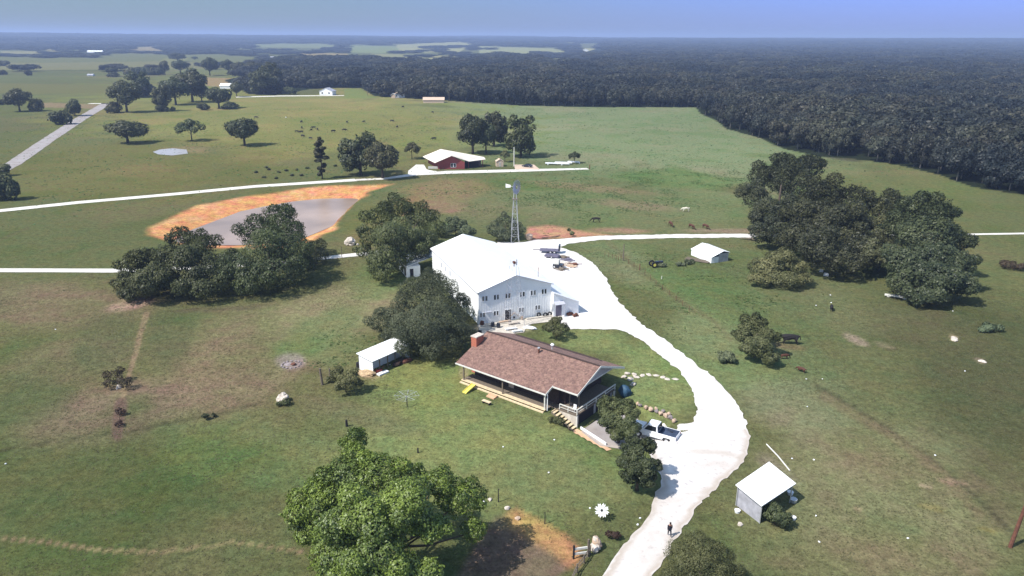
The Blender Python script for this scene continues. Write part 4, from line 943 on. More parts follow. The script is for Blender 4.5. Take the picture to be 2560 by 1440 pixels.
# ---- poles and posts
def pole(u, v, vtop, r, label, m='wood', cross=False, cat='pole', name='utility_pole', lean=0):
    p = G(u, v); h = height_for(p, vtop); e = empty(name, p, 0, label, cat)
    MB().tube([(0, 0, -.1), (lean, 0, h)], [r, r * .75], 8).build('post', M[m], e)
    if cross: MB().box(-.9, .9, -.06, .06, h - .6, h - .45).build('crossarm', M['wood'], e)
    return e
pole(1285, 416, 368, .22, 'pale utility pole right of the tan garden shed', 'paletrim')
pole(919, 240, 218, .2, 'far wooden pole before the woods, left of the cottages', 'wood')
pole(1123, 250, 228, .2, 'far wooden pole right of the long tan shed', 'wood')
pole(1558, 652, 610, .14, 'tall weathered fence post at the corner of the pasture behind the yard', 'wood', name='fence_post', cat='post')
pole(1599, 675, 659, .12, 'short rusty fence post in the pasture, right of the tall corner post', 'rust', name='fence_post', cat='post')
pole(1654, 697, 690, .1, 'small pale post alone in the green pasture beyond the driveway', 'paletrim', name='fence_post', cat='post')
pole(1474, 423, 412, .2, 'dark post at the right end of the lane by the brick house', 'rust', name='fence_post', cat='post')
pole(855, 645, 616, .1, 'dark fence post beside the white lane behind the willow', 'wood', name='fence_post', cat='post')
pole(2525, 1368, 1262, .22, 'leaning dead rusty brown trunk at the right edge of the photo', 'rust', name='dead_trunk', cat='trunk', lean=.5)
pole(806, 962, 921, .22, 'thick weathered post left of the small crooked tree', 'wood', name='wooden_post', cat='post', lean=-.2)
pole(826, 955, 922, .16, 'thinner weathered post touching the small crooked tree', 'wood', name='wooden_post', cat='post')
pole(867, 1066, 1050, .2, 'dark post behind the top of the big foreground tree', 'dark', name='wooden_post', cat='post')
pole(1246, 1255, 1222, .06, 'thin dark stake on the lawn beside the big foreground tree', 'dark', name='stake', cat='stake')
pole(1362, 1310, 1280, .06, 'thin dark stake at the edge of the brown garden plot', 'dark', name='stake', cat='stake')
pole(1045, 1132, 1120, .12, 'short dark stump between foreground tree and lawn', 'dark', name='stump', cat='stump')
pole(1018, 1018, 990, .07, 'dark pole of the round clothes line on the lawn', 'dark', name='clothes_line', cat='clothes line')
cl_ = bpy.data.objects['clothes_line']; H_ = height_for(G(1018, 1018), 990)
mb = MB()
for k in range(8):
    a = k * math.pi / 4; mb.tube([(0, 0, H_ - .1), (1.9 * math.cos(a), 1.9 * math.sin(a), H_ + .1)], .018, 4)
for R_ in (.9, 1.4, 1.85): mb.tube([(R_ * math.cos(k * math.pi / 4), R_ * math.sin(k * math.pi / 4), H_ + .05) for k in range(9)], .010, 3)
mb.build('line_arms', M['trim'], cl_)
# gate and woodwork by the garden
e = empty('garden_gate', G(1470, 1392), rad(30), 'weathered wooden gate and rails at the corner of the brown garden plot', 'gate')
MB().box(-.09, .09, -.09, .09, 0, 2.2).build('gate_post', M['wood'], e); MB().box(-1.6, -1.45, .4, .55, 0, 1.7).build('gate_post', M['dark'], e)
MB().slab([(-1.5, .45, 1.05), (-.1, 0, 1.05), (-.1, .0, 1.3), (-1.5, .45, 1.3)], (.04, .12, 0)).slab([(-1.5, .45, .45), (-.1, 0, .45), (-.1, .0, .7), (-1.5, .45, .7)], (.04, .12, 0)).build('rail', M['paletrim'], e)
P_ = [G(u, v) for u, v in ((1475, 1385), (1460, 1408), (1442, 1432), (1425, 1470))]
e = empty('low_fence', P_[0], 0, 'dark low wooden fence running down from the garden gate', 'fence')
mb = MB()
for i in range(3): a, b_ = P_[i] - P_[0], P_[i + 1] - P_[0]; mb.tube([a + Vector((0, 0, .9)), b_ + Vector((0, 0, .9))], .06, 5).tube([a + Vector((0, 0, .45)), b_ + Vector((0, 0, .45))], .05, 5)
mb.build('rail', M['wood'], e)
for i in range(4): a = P_[i] - P_[0]; MB().tube([a, a + Vector((0, 0, 1.1))], .08, 6).build('post', M['wood'], e)
# fence of the pasture behind the yard
P_ = [G(u, v) for u, v in ((1512, 640), (1540, 650), (1558, 652), (1599, 675), (1640, 712), (1690, 752), (1740, 792))]
e = empty('wire_fence', P_[0], 0, 'thin post and wire fence between driveway grass and pasture', 'fence')
for i in range(len(P_) - 1):
    n = 3
    for k in range(n):
        a = P_[i].lerp(P_[i + 1], (k + .0) / n) - P_[0]; MB().tube([a, a + Vector((0, 0, 1.2))], .045, 5).build('post', M['rust'], e)
mb = MB()
for z in (.4, .8, 1.1): mb.tube([q - P_[0] + Vector((0, 0, z)) for q in P_], .012, 3)
mb.build('wire', M['rust'], e)

mb = MB().tube([(0, 0, .12), (1.2, -2.0, .1), (2.4, -4.1, .08)], .07, 6)
q0 = G(1916, 1112); q1 = G(1974, 1178); mb = MB().tube([(0, 0, .1), tuple((q1 - q0) * .5 + Vector((.1, .1, .12))), tuple(q1 - q0 + Vector((0, 0, .1)))], .09, 6)
o_ = mb.build('fallen_pole', M['paletrim'], None); o_.location = q0; tag(o_, 'long pale pole lying in the grass above the grey shed', 'pole')
# ---- yard ornament: white blades round a hub
p = G(1503, 1300)
e = empty('garden_windmill', p, rad(0), 'round ornament of white blades standing alone on the lawn', 'garden windmill')
MB().tube([(0, 0, 0), (0, .0, 1.2)], .05, 6).build('post', M['dark'], e)
R = Matrix.Translation((0, -.1, 1.35)) @ Matrix.Rotation(rad(-50), 4, 'X')
for k in range(8):
    a = 2 * math.pi * (k + .5) / 8; ca, sa = math.cos(a), math.sin(a)
    def q(r, w_): return (ca * r - sa * w_, -.02, sa * r + ca * w_)
    MB().slab([q(.16, -.05), q(.55, -.19), q(.80, -.17), q(.66, -.02), q(.86, .08), q(.58, .19), q(.16, .05)][::-1], (0, .03, 0)).xform(R).build('blade', M['carwhite'], e)
MB().tube([(0, -.08, 0), (0, .06, 0)], .12, 10).xform(R).build('hub', M['dark'], e)

# ================================================================== VEHICLES
def wheel(parent, x, y, r=.38, w_=.25, side=1):
    o = MB().tube([(x, y - w_/2, r), (x, y + w_/2, r)], r, 18).build('wheel', M['rubber'], parent)
    yy = y + side * (w_/2 + .004)
    MB().tube([(x, yy - .01, r), (x, yy + .01, r)], r * .58, 14).build('rim', M['steel'], o)
def profile(mb, P, y0, y1, inset_=0):
    return mb.slab([(x, y0, z) for x, z in P], (0, y1 - y0, 0))
pt = Vector((20.3, 92.3, 0)); pt.z = float(hz(pt.x, pt.y)) + .07
tr = empty('pickup_truck', pt, rad(150), 'white pickup truck with dark empty bed parked under the tree', 'truck')
tr.scale = (1.2, 1.2, 1.2)
body = MB()
profile(body, [(-2.75, .45), (-2.2, .42), (-2.05, .75), (-1.3, .75), (-1.15, .42), (1.25, .42), (1.4, .78), (2.1, .78), (2.3, .45), (2.8, .5), (2.85, .95), (2.65, 1.08), (1.25, 1.15), (-.55, 1.15), (-2.75, 1.12)], -.96, -.90)
profile(body, [(-2.75, .45), (-2.2, .42), (-2.05, .75), (-1.3, .75), (-1.15, .42), (1.25, .42), (1.4, .78), (2.1, .78), (2.3, .45), (2.8, .5), (2.85, .95), (2.65, 1.08), (1.25, 1.15), (-.55, 1.15), (-2.75, 1.12)], .90, .96)
body.box(1.2, 2.75, -.899, .899, .6, 1.1).box(-2.75, -2.69, -.899, .899, .5, 1.12).box(-.55, 1.2, -.899, .899, .5, 1.14)
body.build('body', M['carwhite'], tr, bevel=.03)
cab = MB(); cab.add([(-.55, -.88, 1.15), (1.3, -.88, 1.15), (.75, -.72, 1.82), (-.42, -.72, 1.84), (-.55, .88, 1.15), (1.3, .88, 1.15), (.75, .72, 1.82), (-.42, .72, 1.84)], [(0, 1, 2, 3), (7, 6, 5, 4), (3, 2, 6, 7), (1, 5, 6, 2), (4, 0, 3, 7)])
cab.build('cab', M['carwhite'], tr, bevel=.04)
MB().slab([(1.27, -.78, 1.22), (1.27, .78, 1.22), (.80, .66, 1.77), (.80, -.66, 1.77)], (.03, 0, .02)).build('windscreen', M['glass'], tr)
for s in (-1, 1): MB().slab([(-.35, s * .885, 1.2), (1.05, s * .885, 1.2), (.68, s * .765, 1.74), (-.32, s * .755, 1.74)], (0, s * .02, 0)).build('side_window', M['glass'], tr)
MB().slab([(-.56, -.75, 1.22), (-.56, .75, 1.22), (-.46, .65, 1.76), (-.46, -.65, 1.76)], (-.03, 0, 0)).build('rear_window', M['glass'], tr)
MB().box(-2.68, -.56, -.89, .89, .62, .72).box(-2.68, -2.64, -.89, .89, .73, 1.1).box(-.6, -.56, -.89, .89, .73, 1.1).box(-2.63, -.61, -.895, -.86, .73, 1.1).box(-2.63, -.61, .86, .895, .73, 1.1).build('bed', M['bedblue'], tr)
MB().box(-2.98, -2.76, -.9, .9, .45, .62).build('bumper', M['steel'], tr)
for x, y in ((1.75, -.84), (1.75, .84), (-1.68, -.84), (-1.68, .84)): wheel(tr, x, y, .39, .25, 1 if y > 0 else -1)
for s in (-1, 1): MB().box(-2.78, -2.752, s * .82 - .06, s * .82 + .06, .8, 1.08).build('tail_light', M['red'], tr); MB().box(2.8, 2.86, s * .7 - .12, s * .7 + .12, .78, .93).build('headlight', M['glass'], tr)
# black car at the brick house
p = G(1318, 418); cr = empty('parked_car', p + Vector((0, 0, .1)), rad(155), 'black car parked on a tan spot right of the brick house', 'car')
bd = MB(); profile(bd, [(-2.2, .3), (2.2, .3), (2.25, .65), (1.2, .85), (-1.9, .9), (-2.25, .7)], -.88, .88); bd.build('body', M['cardark'], cr, bevel=.08)
MB().add([(-1.7, -.78, .88), (1.1, -.78, .85), (.4, -.62, 1.38), (-1.1, -.62, 1.4), (-1.7, .78, .88), (1.1, .78, .85), (.4, .62, 1.38), (-1.1, .62, 1.4)], [(0, 1, 2, 3), (7, 6, 5, 4), (3, 2, 6, 7), (1, 5, 6, 2), (4, 0, 3, 7)]).build('cabin', M['glass'], cr)
for x, y in ((1.35, -.8), (1.35, .8), (-1.35, -.8), (-1.35, .8)): wheel(cr, x, y, .33, .2, 1 if y > 0 else -1)
# machinery in the yard
p = G(1375, 632)
e = empty('flatbed_trailer', p + Vector((0, 0, .08)), rad(-8), 'dark grey-violet flatbed trailer in the white yard behind the barn', 'trailer')
MB().box(-2.6, 2.6, -1.1, 1.1, .6, .78).build('bed', M['machine'], e); MB().box(2.2, 2.6, -1.1, 1.1, .781, 2.1).build('headboard', M['cardark'], e); MB().tube([(-2.6, 0, .65), (-4.4, .4, .5)], .09, 6).build('drawbar', M['cardark'], e)
for x in (.2, 1.2):
    for y in (-1.0, 1.0): wheel(e, x, y, .38, .22, 1 if y > 0 else -1)
p = G(1380, 645)
e = empty('trailer', p + Vector((0, 0, .08)), rad(-14), 'low violet-grey implement parked against the flatbed trailer', 'trailer')
MB().slab([(-1.8, -.8, .35), (1.6, -.8, .35), (2.0, 0, .35), (1.6, .8, .35), (-1.5, .8, .35)], (0, 0, .5)).build('body', M['machine'], e)
for y in (-.7, .7): wheel(e, 0, y, .33, .2, 1 if y > 0 else -1)
p = G(1393, 670)
e = empty('loader_box', p + Vector((0, 0, .08)), rad(-20), 'dark machine with a pale panel at the yard side of the barn', 'machine')
MB().box(-.9, 1.5, -.8, .8, .3, 1.0).build('chassis', M['cardark'], e); MB().box(-.8, .5, -.6, .6, 1.001, 2.1).build('cab', M['paletrim'], e)
for x in (-.5, 1.0):
    for y in (-.75, .75): wheel(e, x, y, .4, .25, 1 if y > 0 else -1)
for i, (u, v, m_, s) in enumerate(((1408, 645, 'wood', 1.0), (1422, 652, 'machine', .9), (1412, 662, 'stone', .9), (1428, 668, 'tanstone', .9), (1437, 663, 'rust', .8), (1404, 676, 'wood', .7))):
    p = G(u, v); rs = random.Random(i); mb = MB()
    for k in range(5): a = rs.uniform(-.5, .3); x, y = rs.uniform(-.8, .8), rs.uniform(-.8, .8); mb.tube([(x - 1.2 * math.cos(a), y - 1.2 * math.sin(a), rs.uniform(.1, .5)), (x + 1.2 * math.cos(a), y + 1.2 * math.sin(a), rs.uniform(.1, .6))], rs.uniform(.06, .16), 5)
    mb.rock((0, 0, .3), (s, s * .7, .45), i)
    thing('scrap_heap', mb, M[m_], p, rad(-25), ['brown planks heaped behind the dark machine in the yard', 'grey scrap in the middle of the yard junk', 'pale stones in the yard junk pile', 'tan stones at the right edge of the yard junk', 'rusty scrap at the far right of the yard junk', 'brown boards below the dark machine in the yard'][i], 'junk')
# old tractor in the pasture
p = G(1640, 667)
e = empty('old_tractor', p, rad(15), 'old black and yellow tractor among weeds in the pasture', 'tractor')
MB().box(-.2, 1.7, -.3, .3, .8, 1.4).build('hood', M['cardark'], e, bevel=.05); MB().box(-1.1, -.2, -.45, .45, .7, 1.1).build('seat_base', M['cardark'], e); MB().tube([(.9, 0, 1.4), (.9, 0, 2.1)], .05, 6).build('exhaust', M['rust'], e)
for x, y, r_ in ((-.8, -.8, .75), (-.8, .8, .75), (1.4, -.6, .42), (1.4, .6, .42)):
    o = MB().tube([(x, y - .15, r_), (x, y + .15, r_)], r_, 16).build('wheel', M['rubber'], e); MB().tube([(x, y - .16, r_), (x, y + .16, r_)], r_ * .5, 12).build('rim', M['yellow'], o)
p = G(1744, 652); mb = MB()
for k in range(9): mb.slab([(-3, k * .22 - 1, .1 + (k % 3) * .12), (3, k * .22 - 1.1, .15), (3, k * .22 - .92, .15), (-3, k * .22 - .82, .1 + (k % 3) * .12)], (0, 0, .08))
thing('lumber_pile', mb, M['wood'], p, rad(-32), 'grey lumber stacked left of the white pasture shed', 'lumber')

# ================================================================== ROCKS AND SMALL THINGS
def rock(u, v, s, m, label, seed, name='rock', cat='rock', group=None, sm=False):
    p = G(u, v); return thing(name, MB().rock((0, 0, s[2] * .35 if hasattr(s, '__len__') else s * .2), s, seed), M[m], p, seed * 1.3, label, cat, group)
e = empty('rock_pile', G(708, 1003), 0, 'pile of pale boulders on the lawn left of the clothes line', 'rock pile')
for k, (x, y, z, s) in enumerate(((-.4, .2, .4, .6), (.35, .1, .6, .55), (0, -.3, .35, .45), (.0, .3, .95, .45), (.5, -.35, .25, .35), (-.3, -.4, .15, .35))): MB().rock((x, y, z), s, k + 3, .9).build('boulder', M['stone'], e)
e = empty('rock_pile', G(875, 612), 0, 'pale domed boulder heap near the pond, left of the willow', 'rock pile')
for k, (x, y, z, s) in enumerate(((0, 0, .9, 1.2), (-.9, -.1, .6, .7), (.8, -.3, .4, .6), (-.5, -.5, .2, .5), (.4, -.6, .15, .5), (2.1, -.4, .2, .35))): MB().rock((x, y, z), s, k + 13, .85).build('boulder', M['stone'], e)
e = empty('rock_pile', G(1488, 1375), 0, 'pale stone heap standing beside the garden gate', 'rock pile')
for k, (x, y, z, s) in enumerate(((0, 0, .5, .55), (.1, .25, 1.0, .5), (-.1, -.2, .3, .45), (.35, .1, .6, .4), (0, .1, 1.3, .3))): MB().rock((x, y, z), s, k + 23, 1.0).build('boulder', M['tanstone' if k % 2 else 'stone'], e)
e = empty('fire_ring', G(728, 912), 0, 'round grey fire ring with a rusty lump on the left lawn', 'fire ring')
mb = MB()
for k in range(14): a = k * .449; mb.rock((1.55 * math.cos(a), 1.45 * math.sin(a), .06), .24, k, .7, 1)
mb.build('stones', M['ash'], e); MB().rock((.4, -.1, .2), (.45, .35, .3), 4).build('rusty_lump', M['rust'], e); MB().rock((-.5, .2, .0), (.9, .7, .12), 9).build('ash', M['ash'], e)
for i, (u, v) in enumerate(((1592, 943), (1606, 939), (1622, 937), (1640, 939), (1657, 943), (1668, 948), (1688, 948))):
    thing('stepping_stone', MB().rock((0, 0, .03), (.55, .38, .08), i), M['stone'], G(u, v), i, 'pale stepping stone in the row between house and driveway', 'stone', 'stepping stones across the lawn')
for i, (u, v, s) in enumerate(((1600, 1019, .3), (1615, 1023, .4), (1628, 1028, .45), (1641, 1032, .35), (1652, 1037, .4), (1664, 1042, .45), (1676, 1048, .4), (1685, 1055, .4), (1640, 1025, .3), (1658, 1031, .3), (1672, 1038, .35), (1594, 1012, .3))):
    thing('wall_stone', MB().rock((0, 0, .25), (s, s * .8, s * .8), i + 40), M['tanstone' if i % 3 else 'ash'], G(u, v), i, 'rough stone in the retaining row above the pickup truck', 'stone', 'retaining stones above the truck')
for i, (u, v, s) in enumerate(((1560, 944, .5), (1575, 950, .7), (1585, 938, .5), (1568, 936, .5), (1583, 962, .6), (1570, 1005, .5), (1576, 1020, .55))):
    thing('bed_stone', MB().rock((0, 0, .15), (s, s * .7, s * .5), i + 60), M['tanstone' if i > 4 else 'stone'], G(u, v), i, 'pale stone edging the flower bed at the right end of the house', 'stone', 'stones round the flower bed')
specks = [(139, 824), (14, 1160), (1240, 815), (2036, 452), (1980, 1147), (2035, 1150), (1600, 1296), (1594, 1312), (1475, 1271), (1386, 1100), (2040, 764), (2078, 757), (2016, 948), (2056, 948), (2018, 1017), (2412, 928), (1372, 1182), (2040, 1290), (2048, 1355), (1258, 1118), (715, 294), (2338, 1139), (2270, 1346), (2382, 778), (2076, 738), (1230, 660), (975, 912), (1650, 1290), (1210, 1254)]
for i, (u, v) in enumerate(specks):
    p = G(u, v); s = max(.12, 1.7 / ppm(p)); thing('white_stone', MB().rock((0, 0, s * .4), (s * 1.2, s, s * .7), i, n=1), M['white'], p, i, 'small white stone lying in the grass', 'stone', 'white stones scattered in the grass')
rock(2385, 850, (.95, .5, .45), 'stone', 'pale yellowish boulder in the right pasture', 71, 'boulder', 'boulder')
rock(2455, 905, (.7, .4, .3), 'stone', 'grey flat stone in the far right pasture', 72, 'boulder', 'boulder')
rock(1268, 1272, (.35, .3, .25), 'stone', 'pale stone on the lawn at the top of the garden plot', 73)
rock(1294, 1297, (.35, .3, .2), 'tanstone', 'tan stone at the left end of the garden rim', 74)
rock(1225, 1250, (.25, .3, .2), 'stone', 'small pinkish stone beside the thin dark stake', 75)
rock(298, 970, (.5, .4, .4), 'stone', 'white lump under the dead bush on the left field', 76)
e = empty('boat', G(1325, 822), rad(-25), 'white oval tub lying on the grass by the patio', 'tub')
MB().rock((0, 0, .2), (1.3, .5, .3), 2, n=3).build('hull', M['white'], e, True)
# tyres and clutter along the barn
for i, (u, v) in enumerate(((1347, 793), (1363, 793), (1374, 791))):
    p = G(u, v); a = MB(); P = [(.36 * math.cos(t_), 0, .42 + .36 * math.sin(t_)) for t_ in np.linspace(0, 2 * math.pi, 19)]; a.tube(P, .14, 8)
    thing('tyre', a, M['rubber'], p + Vector((0, 0, .1)), BARN_R, 'black tyre leaning at the foot of the barn gable', 'tyre', 'tyres leaning along the barn')
e = empty('dog_house', G(1285, 800) + Vector((0, 0, .12)), BARN_R, 'small white dog house with pink arched trim at the barn wall', 'dog house')
MB().add([(-.7, 0, 0), (.7, 0, 0), (.7, 0, .8), (0, 0, 1.35), (-.7, 0, .8), (-.7, 1, 0), (.7, 1, 0), (.7, 1, .8), (0, 1, 1.35), (-.7, 1, .8)], [(0, 1, 2, 3, 4), (9, 8, 7, 6, 5), (0, 4, 9, 5), (1, 6, 7, 2)]).build('wall', M['white'], e)
MB().slab([(-.85, -.12, .7), (0, -.12, 1.38), (0, 1.1, 1.38), (-.85, 1.1, .7)], (0, 0, .07)).slab([(.002, -.12, 1.38), (.85, -.12, .7), (.85, 1.1, .7), (.002, 1.1, 1.38)], (0, 0, .07)).build('roof', M['tanstone'], e)
MB().tube([(0, -.02, .45), (0, .0, .45)], .25, 12).build('opening', M['dark'], e)
clut = [(1195, 800, 'plant_pot', 'dark shrub pot at the left corner of the barn gable', 'rust', .5), (1205, 815, 'plant_pot', 'low dark red pot left of the white barn door', 'rust', .55), (1232, 818, 'barrel', 'black and white barrel below the white barn door', 'cardark', .4), (1246, 820, 'barrel', 'second black barrel, right of the barrel below the barn door', 'cardark', .4), (1240, 795, 'planter', 'pale round planter right of the white barn door', 'stone', .6),
        (1262, 808, 'stone_bench', 'long tan stone bench on the patio', 'tanstone', .8), (1284, 812, 'stone_bench', 'pale stone bench right of the tan one on the patio', 'stone', .8), (1277, 826, 'slab', 'white slab tilted on the patio edge above the roof', 'white', .8), (1293, 832, 'slab', 'broken white slab at the right patio corner', 'white', .7), (1305, 800, 'planter', 'pink planter at the foot of the lattice tower', 'tanstone', .4),
        (1200, 838, 'garden_urn', 'dark urn behind the brick chimney', 'dark', .5), (1213, 845, 'garden_urn', 'small dark brown urn right behind the chimney', 'rust', .4), (1426, 789, 'red_machine', 'dark red wheeled machine before the white lean-to wall', 'rust', .5), (1440, 792, 'red_machine', 'small red-brown machine right of the wheeled one at the lean-to', 'rust', .4),
        (1323, 598, 'cattle_feeder', 'round tan feeder at the edge of the red clay by the windmill', 'tanwall', .9), (1870, 600, 'log_heap', 'pale branches heaped under the big right trees by the lane', 'wood', 1.1), (2065, 690, 'white_crate', 'white crate in the shade under the big trees', 'white', .5), (2053, 680, 'white_crate', 'narrow white board leaning under the big trees', 'white', .4), (2240, 745, 'plank', 'long pale plank in the shade of the far right tree', 'paletrim', 1.6)]
for i, (u, v, n, lab, m_, s) in enumerate(clut):
    mb = MB()
    if 'bench' in n or n in ('slab', 'plank'): mb.box(-s * 1.4, s * 1.4, -s * .35, s * .35, .25, .4).box(-s * 1.1, -s * .8, -s * .3, s * .3, 0, .249).box(s * .8, s * 1.1, -s * .3, s * .3, 0, .249)
    elif n in ('barrel',): mb.tube([(0, 0, 0), (0, 0, .45), (0, 0, .9)], [s * .8, s, s * .8], 12)
    elif n in ('white_crate',): mb.box(-s, s, -s, s, 0, s).box(-s * .8, s * .8, -s * .8, s * .8, s, s * 1.15)
    elif n == 'cattle_feeder': mb.tube([(0, 0, 0), (0, 0, 1.1)], s, 14).tube([(0, 0, 1.1), (0, 0, 1.5)], [s * 1.15, .2], 14)
    elif n == 'log_heap':
        for k in range(8): mb.tube([(-2 + k * .3, -.8 + k * .2, .15), (1 + k * .2, .8 - k * .2, .3 + .1 * (k % 3))], .12, 5)
    elif n == 'red_machine': mb.rock((0, 0, .4), (s, s * .6, s * .7), i).tube([(-s, -.3, .25), (-s, .3, .25)], .28, 10).tube([(s * .8, -.2, .2), (s * .8, .2, .2)], .2, 10)
    else: mb.tube([(0, 0, 0), (0, 0, s * .7), (0, 0, s)], [s * .5, s * .8, s * .65], 12).rock((0, 0, s * 1.3), s * .7, i)
    thing(n, mb, M[m_], G(u, v) + Vector((0, 0, .1)), BARN_R if u < 1500 else -.5, lab, n.split('_')[-1])
for i, (u, v) in enumerate(((1392, 412), (1410, 410), (1436, 408))):
    p = G(u, v); thing('flatbed', MB().box(-5 + i, 5 - i * 1.5, -.9, .9, .5, .8).box(-4 + i, -3.6 + i, -.9, .9, 0, .499).box(2, 2.4, -.9, .9, 0, .499), M['white'], p, -.15, ['long white flat trailer at the end of the lane', 'white slab on the grass behind the long white trailer', 'small white board under the little umbrella tree'][i], 'trailer' if i == 0 else 'slab')

# ================================================================== ANIMALS AND PERSON
def skinned(name, J, E_, m, parent=None, levels=1):
    """J: name -> (x, y, z, radius); E_: pairs; first joint is the root"""
    keys = list(J); me = bpy.data.meshes.new(name)
    me.from_pydata([J[k][:3] for k in keys], [(keys.index(a), keys.index(b)) for a, b in E_], []); me.update()
    me.materials.append(m)
    o = bpy.data.objects.new(name, me); S.collection.objects.link(o)
    if parent: o.parent = parent
    o.modifiers.new('skin', 'SKIN')
    if not me.skin_vertices:
        bpy.context.view_layer.objects.active = o
        bm = bmesh.new(); bm.from_mesh(me); bm.verts.layers.skin.verify(); bm.to_mesh(me); bm.free()
    for i, k in enumerate(keys):
        r = J[k][3]; sv = me.skin_vertices[0].data[i]; sv.radius = (r, r) if not hasattr(r, '__len__') else r; sv.use_root = (i == 0)
    s = o.modifiers.new('subsurf', 'SUBSURF'); s.levels = levels; s.render_levels = levels
    return o
def quadruped(name, kind, m):
    if kind == 'cow':
        J = dict(pel=(-.85, 0, 1.15, .36), mid=(0, 0, 1.05, .43), ch=(.75, 0, 1.08, .40), nk=(1.2, 0, 1.05, .22), hd=(1.55, 0, .66, .17), mz=(1.72, 0, .36, .11), t1=(-1.25, 0, 1.2, .07), t2=(-1.38, 0, .6, .04))
        hip, hy = .92, .24; fl = .78
    else:
        J = dict(pel=(-.75, 0, 1.28, .33), mid=(0, 0, 1.22, .34), ch=(.65, 0, 1.25, .34), nk=(1.15, 0, 1.1, .2), hd=(1.6, 0, .62, .13), mz=(1.82, 0, .28, .09), t1=(-1.12, 0, 1.3, .08), t2=(-1.25, 0, .55, .06))
        hip, hy = 1.05, .2; fl = .95
    Ed = [('pel', 'mid'), ('mid', 'ch'), ('ch', 'nk'), ('nk', 'hd'), ('hd', 'mz'), ('pel', 't1'), ('t1', 't2')]
    for s, n in ((-1, 'L'), (1, 'R')):
        J['h1' + n] = (-.82, s * hy, hip * .88, .18); J['h2' + n] = (-.68, s * hy, hip * .68, .11); J['h3' + n] = (-.98, s * hy, hip * .45, .065); J['h4' + n] = (-.92, s * hy, .04, .055)
        J['f1' + n] = (.70, s * hy, fl * .9, .14); J['f2' + n] = (.74 + s * .06, s * hy, fl * .5, .065); J['f3' + n] = (.74 + s * .1, s * hy, .04, .055)
        J['er' + n] = (1.36 if kind == 'cow' else 1.38, s * .24 if kind == 'cow' else s * .1, .92 if kind == 'cow' else 1.0, .05)
        Ed += [('pel', 'h1' + n), ('h1' + n, 'h2' + n), ('h2' + n, 'h3' + n), ('h3' + n, 'h4' + n), ('ch', 'f1' + n), ('f1' + n, 'f2' + n), ('f2' + n, 'f3' + n), ('nk', 'er' + n)]
    return skinned(name, J, Ed, m)
cow0 = None
def animal(u, v, kind, m, rz, label, cat, size=1.0, group=None):
    global cow0, horse0
    if kind == 'cow':
        if cow0 is None: o = cow0 = quadruped('cow', 'cow', M[m])
        else: o = cow0.copy(); S.collection.objects.link(o)
    else:
        if horse0 is None: o = horse0 = quadruped('horse', 'horse', M[m])
        else: o = horse0.copy(); S.collection.objects.link(o)
    if o is not cow0 and o is not horse0 or True:
        o.material_slots[0].link = 'OBJECT'; o.material_slots[0].material = M[m]
    for k in list(o.keys()):
        if k in ('label', 'category', 'group'): del o[k]
    o.location = G(u, v); o.rotation_euler = (0, 0, rz); o.scale = (size,) * 3
    return tag(o, label, cat, group)
horse0 = None
animal(1973, 860, 'cow', 'hideblack', rad(172), 'black and white cow standing right of the round bushy tree', 'cow', 1.35)
animal(2078, 776, 'cow', 'hideblack', rad(70), 'black cow alone in the pasture below the big right trees', 'cow', .8)
animal(2003, 930, 'cow', 'hidebrown', rad(130), 'small brown calf at the lower right of the bushy tree', 'calf', .62)
animal(1960, 897, 'cow', 'hidebrown', rad(10), 'brown calf half hidden by the bushy tree', 'calf', .65)
animal(1490, 556, 'horse', 'hideblack', rad(175), 'dark horse grazing among green weeds', 'horse', 1.05)
animal(1676, 566, 'horse', 'hidebrown', rad(-80), 'brown horse seen from behind near the lane', 'horse')
animal(1728, 572, 'horse', 'hidebrown', rad(-65), 'dark brown animal between two others beside the lane', 'horse', .95)
animal(1763, 572, 'horse', 'hidebrown', rad(-60), 'rightmost dark animal of the three beside the lane', 'horse', .95)
animal(1714, 530, 'horse', 'pinto', rad(185), 'pale spotted horse grazing in the middle pasture', 'horse', 1.05)
far = [(742, 331), (755, 322), (753, 333), (757, 343), (778, 327), (784, 322), (794, 326), (833, 331), (777, 348), (754, 307), (861, 328), (868, 308), (910, 306), (980, 305), (993, 320), (1085, 350)]
for i, (u, v) in enumerate(far):
    animal(u, v, 'cow', 'hideblack', i * 1.9, 'black cow grazing in the distant meadow', 'cow', 1.05 if i % 4 else .85, 'black cattle scattered over the distant meadow')
for i, (u, v) in enumerate(((640, 296), (1007, 269), (1082, 283))):
    animal(u, v, 'cow', 'hideblack', i * 1.1, ['dark cow near the crown of the rightmost of three lone trees', 'dark cow in the top of the meadow near the far cottage', 'dark cow before the long tan shed'][i], 'cow', 1.0)

